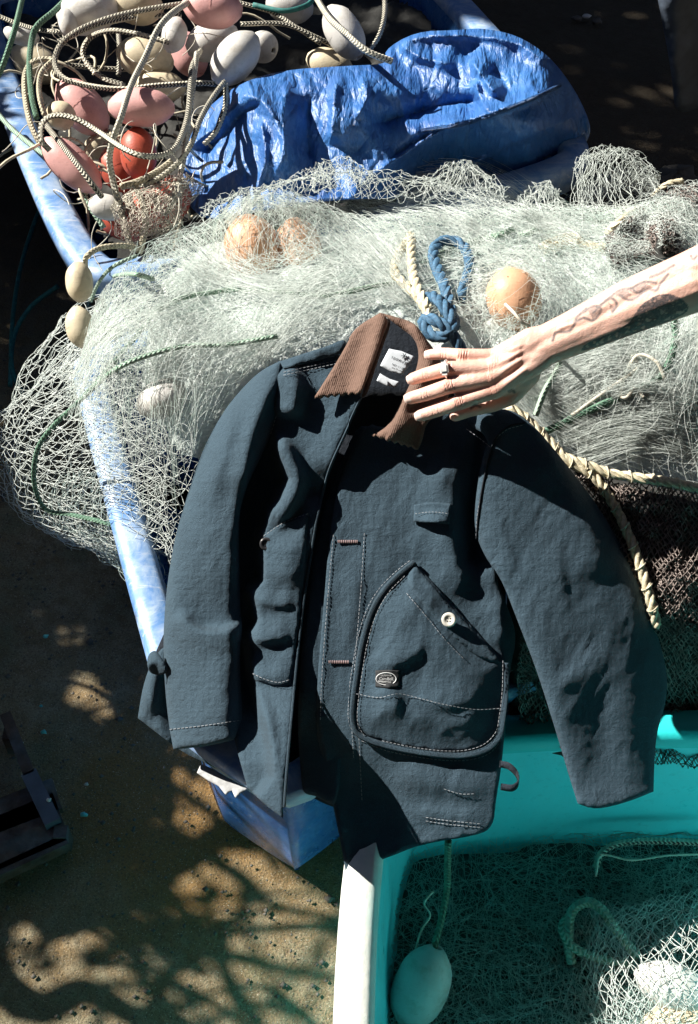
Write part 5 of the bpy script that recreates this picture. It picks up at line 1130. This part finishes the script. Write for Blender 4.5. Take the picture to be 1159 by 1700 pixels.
heap_rope('yellow rope pieces under net at the far side', [(905, 415), (950, 405), (1000, 412), (1060, 415), (1110, 405)], .009, m_yellow_rope, .016, True)
heap_rope('short yellow rope stub by the far net', [(900, 410), (925, 400), (950, 392), (965, 400)], .008, m_yellow_rope, .022, True)
# hanging line through the bag of net
W = np.array(gz([(262, 515, .66), (190, 600, .66), (131, 666, .60), (90, 705, .56), (62, 745, .52), (56, 800, .46), (75, 845, .40), (120, 855, .40), (175, 868, .42), (235, 890, .42)])); o = tube('rope', catmull(W, 8), .0045, m_braid_green, None, 8); tag(o, 'green foot line sagging through the overhanging net', 'rope', 'lines in the pale net')
# pale yellow and blue knotted ropes above the collar
heap_rope('pale yellow twisted rope loop above the collar', [(718, 535, .03), (700, 500, .04), (676, 476, .04), (656, 452, .035), (662, 425, .03), (680, 398, .03), (684, 392, .04), (684, 430, .05), (690, 470, .05), (712, 512, .04)], .0082, m_yellow_rope, .03, True)
heap_rope('blue twisted rope standing in an open loop', [(758, 545, .03), (748, 510, .05), (740, 478, .06), (728, 450, .06), (720, 420, .06), (732, 402, .06), (755, 400, .06), (775, 415, .06), (781, 442, .05), (772, 475, .04), (765, 500, .03)], .0098, m_blue_rope, .05, True)
heap_rope('blue rope knot tucked behind the collar', [(700, 505, .03), (715, 492, .05), (735, 505, .06), (752, 540, .05), (735, 560, .04), (712, 552, .04), (705, 530, .05), (730, 535, .06), (755, 560, .04), (770, 590, .02)], .0100, m_blue_rope, .04, True)
# white twine on the orange float and by the green rope
for lab, pts in (('white twine end tied to the bright orange float', [(840, 505, .09), (855, 520, .10), (868, 535, .10), (880, 540, .08)]), ('white twine looping over the green rope', [(1105, 630), (1090, 600, .04), (1060, 590, .04), (1040, 620), (1030, 660)]), ('white binding on the green rope', [(1020, 655), (1040, 660, .03), (1055, 645, .03), (1070, 660)]), ('white twine running beside the green rope', [(950, 690), (985, 665, .03), (1020, 640, .03), (1060, 610), (1050, 590)])):
    heap_rope(lab, pts, .0028, m_cord_white, .026)

# ------------------------------------------------------------------ brown net with its yellow lacing rope, on the near right
bnet = empty('brown_net', at_d(np.array([1080.]), np.array([980.]), np.array([2.0]))[0]); tag(bnet, 'coarse dark brown net hanging beside the jacket sleeve', 'net')
def bdep(X, Y): return jd(X, Y) + .005 + .10 * smooth_step(1000, 1220, Y) + .03 * smooth_step(1000, 880, X) + .012 * n2(X, Y, .012, 3, 91) - .07 * smooth_step(960, 1160, X) * smooth_step(1200, 950, Y)
bo = [(850, 700), (935, 770), (1010, 795), (1080, 805), (1300, 850), (1300, 1260), (1000, 1260), (850, 1260), (840, 1050)]
sheet('packed_netting', bo, lambda X, Y, l: at_d(X, Y, bdep(X, Y) + .012 - l), m_net_dark, bnet, 14, edge=20, roll=.02, thick=.01)
def bs(u, v):
    X = 860 + u * 400 + 10 * n2(u * 9, v * 9, 1, 2, 93); Y = 770 + v * 460 + u * 60 + 14 * n2(u * 9, v * 9, 1, 2, 94); return at_d(X, Y, bdep(X, Y) - .002 + .012 * n2(X, Y, .05, 2, 95))
for q in range(2):
    V, F = net_from(lambda u, v: bs(u, v) + rng.normal(size=u.shape + (3,)) * .0008 - FW * .006 * q, 40 + 6 * q, 70 + 4 * q, .09, .0009, .0024, .05, cull=True); tag(mobj('netting', V, F, m_net_brown, bnet), kind='stuff')
def d_rope(label, pts, r, mat, group=None, wrap=True, dz=.012):
    P = np.array([at_d(np.array([x]), np.array([y]), np.array([bdep(np.array([x * 1.]), np.array([y * 1.]))[0] - dz]))[0] for x, y in pts]); P = catmull(P, 8); e = twisted(label, P, r, mat, cat='rope', group=group)
    if wrap:
        Q, s = resample(P, .03); T, N, B = frames(Q)
        for i in range(1, len(Q) - 1):
            V, F, uv = tube_vf(np.array([Q[i] + (N[i] * math.cos(a) + B[i] * math.sin(a)) * r * 1.12 + T[i] * .004 * math.sin(a) for a in np.linspace(0, 2 * math.pi, 12)]), r * .17, 5, False); mobj('lashing', V, F, m_braid_cream, e)
    return e
d_rope('straw yellow lacing rope down the side of the brown net', [(845, 675), (880, 700), (915, 735), (945, 765), (985, 790), (1020, 838), (1045, 890), (1066, 945), (1082, 1000), (1092, 1040)], .0080, m_yellow_rope, 'lacing ropes of the brown net')
d_rope('straw yellow lacing rope along the top of the brown net', [(935, 758), (975, 772), (1010, 785), (1060, 793), (1110, 800), (1165, 812), (1230, 825)], .0080, m_yellow_rope, 'lacing ropes of the brown net')
# second brown net on top of the heap, far right
cnet = empty('brown_net', on_heap(np.array([1120.]), np.array([380.]))[0]); tag(cnet, 'brown net with white strands behind the elbow, rope laced', 'net')
cs = [[on_heap(np.array([p[0]]), np.array([p[1]]), .02)[0] for p in r] for r in ([(1010, 395), (1060, 355), (1115, 315), (1180, 300)], [(1010, 415), (1070, 385), (1120, 360), (1200, 350)], [(1020, 440), (1080, 425), (1130, 415), (1220, 410)])]
V, F = net_from(noisy(grid_surface(cs), .012, 420), 34, 34, .2, .0011, .0026, .15); tag(mobj('netting', V, F, m_net_brown, cnet), kind='stuff')
V, F = net_from(noisy(grid_surface([[p + np.array([0, 0, .012]) for p in r] for r in cs]), .014, 424), 26, 40, .2, .0005, .0013, .15); tag(mobj('netting', V, F, m_net, cnet), kind='stuff')
Vb = grid_surface([[p - np.array([0, 0, .012]) for p in r] for r in cs]); uu, vv = np.meshgrid(np.linspace(0, 1, 26), np.linspace(0, 1, 20)); Pm = Vb(uu, vv).reshape(-1, 3); i = np.arange(19)[:, None] * 26 + np.arange(25)[None]; mobj('packed_netting', Pm, np.stack([i, i + 1, i + 27, i + 26], -1).reshape(-1, 4), m_net_dark, cnet)
heap_rope('worn yellow rope along the edge of the far brown net', [(1008, 388, .03), (1040, 362, .035), (1075, 335, .035), (1105, 308, .035), (1135, 300, .03)], .0085, m_yellow_rope, .03, True, 'lacing ropes of the brown net')

# ------------------------------------------------------------------ net, rope and float inside the turquoise tub
tnet = empty('dark_net', at_z(900, 1550, .1)); tag(tnet, 'dark green net piled in the turquoise tub', 'net')
RCi = ring_offset(RC, -.035)
def tz(x, y): return .065 + .10 * smooth_step(.55, .10, y) * 0 + .06 * smooth_step(.25, .7, x) * smooth_step(.9, .5, y) + .025 * n2(x, y, 5, 3, 97) + .008 * n2(x, y, 26, 3, 98, True)
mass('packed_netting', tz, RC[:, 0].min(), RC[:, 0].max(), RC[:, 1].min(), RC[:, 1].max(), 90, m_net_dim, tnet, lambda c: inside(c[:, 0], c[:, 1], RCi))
def tdrape(cx, cy, rot, lu, lv, off, seed):
    def Sf(u, v):
        a = (u - .5) * lu; b = (v - .5) * lv; x = cx + a * math.cos(rot) - b * math.sin(rot); y = cy + a * math.sin(rot) + b * math.cos(rot); sd = np.zeros_like(x) + seed
        x = x + .05 * fbm(np.stack([a * 6, b * 6, sd], -1), 1, 3, seed); y = y + .05 * fbm(np.stack([a * 6, b * 6, sd + 4], -1), 1, 3, seed + 1); x = np.clip(x, RCi[:, 0].min(), 1.0); y = np.clip(y, .32, RCi[:, 1].max() - .01)
        return np.stack([x, y, tz(x, y) + off + .02 * np.abs(fbm(np.stack([x * 12, y * 12, sd], -1), 1, 3, seed + 3))], -1)
    return Sf
for q, a in enumerate([(.35, .72, .3, .8, .55, .006, 500), (.5, .65, 1.2, .6, .7, .012, 507), (.25, .62, -.6, .6, .5, .016, 514), (.45, .75, .9, .7, .5, .02, 521), (.6, .6, .1, .6, .5, .024, 528)]):
    V, F = net_from(tdrape(*a), 34, 34, .16, .0004, .0013, .09, cull=False); tag(mobj('netting', V, F, m_net_teal if q < 4 else m_net, tnet), kind='stuff')
def tfib(n, seed, rad, mat):
    r_ = np.random.default_rng(seed); p = np.stack([r_.uniform(.05, .8, n), r_.uniform(.42, .96, n)], 1); a = r_.uniform(0, 6.3, n); k = r_.normal(size=n) * 14; lf = r_.uniform(0, .035, n); Q = []
    for i in range(10):
        Q.append(np.stack([p[:, 0], p[:, 1], tz(p[:, 0], p[:, 1]) + lf + .015 * math.sin(i / 9 * math.pi)], 1)); p = p + np.stack([np.cos(a), np.sin(a)], 1) * .012; a = a + k * .012
        p[:, 0] = np.clip(p[:, 0], .03, .95); p[:, 1] = np.minimum(p[:, 1], RCi[:, 1].max() - .01)
    V, F = strands(np.stack(Q, 1), rad); tag(mobj('loose_filament', V, F, mat, tnet), kind='stuff')
tfib(2600, 31, .00045, m_net_teal)
wn = empty('white_net', at_z(1100, 1610, .2)); tag(wn, 'bundle of white mesh in the sunlit corner of the turquoise tub', 'net')
wg = [gz([(985, 1500, .10), (1060, 1490, .13), (1180, 1480, .15)]), gz([(975, 1570, .13), (1060, 1560, .18), (1180, 1550, .21)]), gz([(985, 1640, .11), (1080, 1640, .19), (1190, 1640, .22)]), gz([(1000, 1720, .11), (1080, 1720, .15), (1190, 1730, .17)])]
for q in range(3):
    V, F = net_from(noisy(grid_surface([[p + rng.normal(size=3) * .008 for p in r] for r in wg]), .02, 600 + q), 13 - 2 * q, 18 - 2 * q, .15, .0006, .0018, .07, cull=False); tag(mobj('netting', V, F, m_net, wn), kind='stuff')
float_(700, 1638, 72, 47, 112, m_fwhite, 'white float against the inner wall of the turquoise tub', z=.12)
float_(1120, 1640, 70, 38, 25, m_fwhite, 'white float wrapped in the sunlit white mesh', z=.15)
float_(1130, 1705, 70, 40, -10, m_fcream, 'dull beige float at the tub corner', z=.12)
rope('speckled rope from the rim down to the tub float', [(745, 1395, 0.33), (744, 1430, 0.27), (743, 1475, 0.20), (735, 1520, 0.17), (725, 1560, 0.16), (720, 1580, 0.15)], .0058, m_braid_green, z=.3)
rope('thin line tangled beside the speckled rope in the tub', [(720, 1480, 0.15), (705, 1500, 0.15), (715, 1520, 0.15), (700, 1545, 0.15), (690, 1580, 0.15)], .0018, m_cord_white)
rope('pale thick rope bent in a loop on the dark net', [(950, 1600, 0.10), (945, 1560, 0.12), (950, 1515, 0.13), (975, 1498, 0.14), (1000, 1510, 0.14), (1025, 1545, 0.13), (1060, 1590, 0.12)], .0085, m_braid_mint)
rope('second leg of the pale bent rope', [(950, 1515, 0.12), (935, 1540, 0.12), (950, 1570, 0.12), (990, 1590, 0.11), (1050, 1600, 0.11)], .008, m_braid_mint)
rope('dark speckled rope along the far wall of the tub', [(990, 1440, 0.13), (1000, 1415, 0.15), (1030, 1400, 0.16), (1090, 1396, 0.16), (1180, 1400, 0.16)], .0062, m_braid)
rope('thin white string by the tub wall', [(990, 1455, 0.14), (1000, 1420, 0.15), (1050, 1428, 0.15), (1110, 1420, 0.15), (1170, 1418, 0.15)], .002, m_cord_white)

# ------------------------------------------------------------------ trees whose shade falls round the tubs
def shade_tree(name, label, base, leaves, limbs, seed, size=.055):
    """leaves: list of 3-D points for leaf clumps; limbs: list of polylines (world) with radii"""
    e = empty(name, base); tag(e, label, 'tree', 'trees that shade the yard')
    mb = MB()
    for P, r0, r1 in limbs:
        Q = catmull(P, 6); V, F, uv = tube_vf(Q, np.linspace(r0, r1, len(Q)), 7); mb.add(V, F, uv)
    mb.build('trunk', m_bark, e)
    r_ = np.random.default_rng(seed); L = np.asarray(leaves); n = len(L); A = r_.normal(size=(n, 3)); A /= np.linalg.norm(A, axis=1)[:, None]; B = np.cross(A, r_.normal(size=(n, 3))); B /= np.linalg.norm(B, axis=1)[:, None]; s = np.broadcast_to(np.asarray(size, float).reshape(-1, 1), (n, 1)) * r_.uniform(.6, 1.4, (n, 1))
    V = np.stack([L - A * s, L + B * s * .45, L + A * s, L - B * s * .45], 1).reshape(-1, 3); F = np.arange(n * 4).reshape(-1, 4); mobj('crown', V, F, m_leaf, e, False)
    return e
def gpx(px, py): return at_z(np.asarray(px, float), np.asarray(py, float), np.zeros(np.shape(px)))[..., :2]
r8 = np.random.default_rng(77)
# light holes (ground spots that stay sunlit), in photo pixels: x, y, radius
HOLES = [(120, 1135, 34), (105, 1045, 26), (160, 1165, 30), (50, 1060, 14), (40, 1095, 16), (215, 1090, 9), (85, 1175, 8), (290, 1235, 26), (280, 1290, 26), (250, 1360, 22), (300, 1350, 34), (320, 1300, 18), (300, 1460, 32), (315, 1440, 22), (225, 1440, 14), (110, 1540, 40), (95, 1570, 18), (45, 1520, 14), (25, 1610, 30), (80, 1620, 28), (110, 1610, 20), (380, 1430, 16), (450, 1440, 40), (500, 1465, 50), (440, 1500, 40), (520, 1530, 50), (390, 1500, 22), (360, 1545, 30), (410, 1560, 26), (470, 1590, 40), (280, 1620, 34), (350, 1630, 36), (400, 1630, 40), (200, 1660, 30), (330, 1670, 30), (480, 1660, 40), (545, 1640, 30), (40, 1365, 18), (25, 1385, 16), (60, 1390, 18), (75, 1415, 10), (150, 1430, 10), (80, 1450, 14), (440, 1690, 30), (530, 1590, 30), (30, 1690, 60), (110, 1695, 50), (170, 1715, 50), (60, 1740, 60), (200, 1200, 10), (150, 1255, 10), (190, 1210, 9), (185, 1000, 9), (160, 1000, 10)]
HG = np.array([[*gpx(x, y), np.linalg.norm(gpx(x + r, y) - gpx(x, y))] for x, y, r in HOLES])
def sunny(g):        # ground-projected places that must stay lit: the tubs, the nets, the jacket
    x, y = g[:, 0], g[:, 1]
    return (x > .10 - .10 * (y > 1.2)) & (y > .62) & (y < 2.72 + .1 * x) | ((x > .02) & (y <= .66)) | (x > -.30) & (y > 1.08) & (y < 2.72)
n = 100000; near = np.arange(n) % 10 < 8
g = np.stack([np.where(near, r8.uniform(-1.15, .2, n), r8.uniform(-3.2, .2, n)), np.where(near, r8.uniform(.3, 2.0, n), r8.uniform(.2, 4.2, n))], 1); vis = (g[:, 0] > -1.15) & (g[:, 1] < 2.0)
ok = ~sunny(g)
dist = np.min(np.hypot(g[:, None, 0] - HG[None, :, 0], (g[:, None, 1] - HG[None, :, 1])) / HG[None, :, 2], 1)
px_, py_, _ = to_px(np.column_stack([g, np.zeros(len(g))]))
sunlit_front = (py_ > 1655) & (px_ < 190) | (px_ > 520) & (py_ > 1500)
dens = np.where((px_ > 330) & (py_ > 1400), .035, np.where(py_ > 1480, .22, .85)) * np.where(near, .55, 1.0)
ok &= (dist > 1.02) & ~sunlit_front & (r8.random(n) < dens) & (near | ~vis)
g = g[ok]; lsz = np.where(near[ok], .026, .07); Zl = r8.uniform(1.3, 2.3, len(g)); L1 = gproj(g, Zl)
def limb_px(pts, z): q = gpx([p[0] for p in pts], [p[1] for p in pts]); return gproj(q, np.full(len(q), z))
limbs = []
base1 = np.array([-5.6, 4.0, -.05]); top1 = np.array([-4.6, 3.4, 1.7]); limbs.append((np.array([base1, base1 * .6 + top1 * .4 + (.05, 0, 0), top1]), .17, .10))
for pts, z, r0, r1 in (([(-200, 1250), (0, 1640), (130, 1640), (230, 1690), (330, 1730)], 1.6, .035, .014), ([(-100, 1400), (150, 1500), (300, 1560), (450, 1600), (560, 1620), (640, 1640)], 1.9, .02, .006), ([(200, 1350), (380, 1440), (430, 1490), (560, 1520), (640, 1530)], 1.7, .014, .005), ([(150, 1300), (330, 1560), (390, 1640), (440, 1720)], 1.8, .014, .006), ([(0, 1300), (60, 1520), (180, 1480), (330, 1400)], 1.6, .03, .02), ([(395, 1460), (400, 1540), (420, 1580), (480, 1720)], 2.0, .010, .004), ([(100, 1250), (230, 1620), (300, 1590), (400, 1500)], 1.8, .012, .006), ([(560, 1500), (500, 1590), (430, 1660), (380, 1720)], 2.0, .007, .004)):
    W = limb_px(pts, z); limbs.append((W, r0, r1)); limbs.append((np.array([top1, (top1 + W[0]) / 2 + (0, 0, .2), W[0]]), .05, r0))
for k in range(140):       # fine twigs
    p = np.array([r8.uniform(-1.1, .08), r8.uniform(.45, 1.7)])
    if sunny(p[None])[0]: continue
    a = r8.uniform(0, 6.3); c_ = r8.normal() * 1.6; q = [p]
    for _ in range(6): q.append(q[-1] + np.array([math.cos(a), math.sin(a)]) * r8.uniform(.04, .09)); a += c_ * .2
    q = np.array(q); q = q[~sunny(q)]
    if len(q) > 3: limbs.append((gproj(q, np.full(len(q), r8.uniform(1.0, 1.7))), r8.uniform(.004, .011), .003))
shade_tree('shade_tree', 'leafy tree standing beyond the far blue tub, shading the bare ground', base1, L1, limbs, 5, lsz)
# second tree: shades the yard behind the tubs (top of the picture)
n = 16000; g2 = np.stack([r8.uniform(-1.5, 4.5, n), r8.uniform(2.85, 8.5, n)], 1); g2 = g2[(n2(g2[:, 0], g2[:, 1], 1.6, 3, 44) > -.62) & (g2[:, 1] > 2.85 + .06 * g2[:, 0])]
L2 = gproj(g2, r8.uniform(2.8, 5.2, len(g2))); base2 = np.array([-4.6, 7.5, -.05]); top2 = np.array([-4.2, 7.2, 3.4])
lim2 = [(np.array([base2, (base2 + top2) / 2 + (.1, 0, 0), top2]), .2, .12)] + [(np.array([top2, top2 * .5 + L2[k] * .5 + (0, 0, .3), L2[k]]), .06, .01) for k in r8.integers(0, len(L2), 14)]
shade_tree('shade_tree', 'tall leafy tree at the back of the yard, darkening the ground behind the tarpaulin', base2, L2, lim2, 6, .10)

# ------------------------------------------------------------------ added out of view behind the camera: dark boards and eave blocking sky light
bh = empty('sky_blocker', (.6, -2.2, 0)); tag(bh, 'added dark boards and deep eave behind the camera, blocking sky light', 'light blocker')
for k in range(34):
    MB().box((-3.8 + k * .30, -1.6 + .004 * (k % 3), 1.7), .285, .03, 3.4).build('board', m_wood, bh, False)
MB().box((1.2, -.05, 3.62), 10.6, 3.6, .06, Matrix.Rotation(.06, 3, 'X')).build('blocker_roof', m_wood, bh, False)
for k in range(16):
    MB().box((2.95 + .004 * (k % 3), -1.45 + k * .30, 1.5), .03, .285, 3.0).build('board', m_wood, bh, False)
MB().box((3.1, .9, 3.1), 1.6, 5.2, .06, Matrix.Rotation(-.12, 3, 'Y')).build('blocker_roof', m_wood, bh, False)

sh = empty('back_blocker', (0, 7.2, 0)); tag(sh, 'added long dark board wall at the back, cutting sky light', 'light blocker')  # unseen board wall, added to cut sky fill from the back
for k in range(40): MB().box((-6 + k * .36, 7.2 + .004 * (k % 3), 2.3), .345, .03, 4.6).build('board', m_wood, sh, False)
fe = empty('side_blocker', (-6.6, 1, 0)); tag(fe, 'added dark board screen on the left, keeping out low sky light', 'light_screen')  # also added out of view: boards that shut out low sky on the left
for k in range(34): MB().box((-6.6 + .004 * (k % 3), -4 + k * .33, 1.25), .03, .315, 2.5).build('board', m_wood, fe, False)
# ------------------------------------------------------------------ things on the ground
def plank(px0, px1, z, w_, h_, mat, name, parent=None):
    a = at_z(*px0, z); b = at_z(*px1, z); T = b - a; L = np.linalg.norm(T); T /= L; N = np.cross([0, 0, 1.], T); N /= np.linalg.norm(N); rot = np.stack([T, N, np.cross(T, N)], 1)
    return MB().box((a + b) / 2, L, w_, h_, rot).build(name, mat, parent, False)
cr = empty('wooden_crate', at_z(40, 1400, 0)); tag(cr, 'weathered open wooden crate at the shaded ground edge', 'crate')
plank((-60, 1478), (112, 1398), .03, .022, .03, m_wood, 'board', cr); plank((-60, 1452), (104, 1380), .035, .05, .02, m_wood, 'board', cr); plank((-60, 1420), (100, 1352), .03, .09, .018, m_wood, 'board', cr); plank((-60, 1380), (95, 1320), .03, .07, .018, m_wood, 'board', cr)
plank((10, 1190), (50, 1290), .05, .022, .03, m_wood, 'board', cr); plank((48, 1285), (88, 1368), .055, .03, .02, m_dustcloth, 'metal_strap', cr)
for px, py in ((104, 1392), (20, 1230)): MB().box(at_z(px, py, .02), .025, .025, .06).build('corner_post', m_wood, cr, False)
def pebble(px, py, s, mat, label, cat='stone', grp=None, z=.0, name='stone'):
    c = at_z(px, py, z); r_ = np.random.default_rng(int(px * 7 + py)); V = []; F = []; n = 9
    for i in range(6):
        t = math.pi * i / 5
        for j in range(n): a = 2 * math.pi * j / n; V.append(c + np.array([math.cos(a) * math.sin(t), math.sin(a) * math.sin(t) * .8, math.cos(t) * .5]) * s * (1 + .18 * r_.normal()))
    for i in range(5):
        for j in range(n): F.append((i * n + j, i * n + (j + 1) % n, (i + 1) * n + (j + 1) % n, (i + 1) * n + j))
    o = mobj(name, np.array(V), F, mat); tag(o, label, cat, grp); return o
GC = 'plastic chips on the shaded ground'
for k, (x, y, s, lab) in enumerate(((138, 1352, .007, 'turquoise plastic chip in the shade, nearest the crate'), (72, 1215, .006, 'turquoise chip above the crate strap'), (75, 1056, .006, 'bluish chip beside the large light patch'), (67, 1172, .004, 'tiny turquoise chip next to a light patch'))): pebble(x, y, s, m_chip, lab, 'chip', GC, .002, 'plastic_chip')
for k, (x, y, s, lab) in enumerate(((143, 1302, .0045, 'white shell chip in the dark middle of the ground'), (80, 1328, .005, 'white chip lying at the crate strap'), (36, 1233, .003, 'tiny white chip near the crate corner'))): pebble(x, y, s, m_chipw, lab, 'chip', GC, .002 if k != 1 else .068, 'shell_chip')
for k, (x, y, s, m, lab) in enumerate(((958, 30, .018, m_stone, 'grey cobble in the dark yard, leftmost of the stones'), (975, 27, .014, m_chipw, 'pale cobble between two darker stones in the yard'), (992, 36, .02, m_stone, 'flat tan cobble at the end of the stone row'), (1120, 310, .10, m_stone, 'broad brown stone beyond the far brown net'))): pebble(x, y, s, m, lab, 'stone', 'stones in the back yard', .01)
# grey-blue sheet hanging at the far right
hs = empty('covered_rack', at_z(1150, 180, 0)); tag(hs, 'rack under a dull grey-blue sheet at the far edge of the yard', 'rack')
def hsp(X, Y, l): return at_d(X, Y, 3.55 + .0016 * (Y - 180) - .0 - l - .04 * n2(X, Y, .018, 3, 55) - .04 * np.exp(-((X - 1125) / 18.) ** 2))
sheet('cover_sheet', [(1085, -40), (1105, 60), (1118, 140), (1120, 178), (1135, 188), (1160, 180), (1200, 170), (1260, 160), (1260, -40)], hsp, m_dustcloth, hs, 9, roll=.02, thick=.004)
for x, y in ((1150, 170), (1240, 150)):
    p = at_z(x, y, 0); p = p + np.array([0, .12, 0]); tube('post', np.array([p, p + (0, 0, .5), p + (0, 0, 1.1)]), .02, m_wood, hs, 8)
# bits of leaf litter and gravel on the ground
n = 2600; gq = np.stack([r8.uniform(-1.3, .15, n), r8.uniform(.45, 2.4, n)], 1); s = np.abs(r8.normal(size=n)) * .0022 + .0012; V, F = octa_tri(np.column_stack([gq, s * .2 - .004]), s); tag(mobj('gravel', V, F, m_stone, None, False), 'fine gravel scattered on the bare ground', 'gravel', None, 'stuff')
# torn white tape on the near blue tub
def tub_wall(px, py): return None
tq = [(326, 1283, 1), (333, 1268, 1), (352, 1276), (376, 1290), (412, 1310, 1), (400, 1316), (390, 1325, 1), (384, 1312), (374, 1320, 1), (362, 1305), (345, 1296)]
sheet('torn_tape', tq, lambda X, Y, l: at_d(X, Y, 1.955 - .0006 * (Y - 1290) - l), m_tape, tubB, 4, edge=2, roll=.001, thick=.001, it=0)
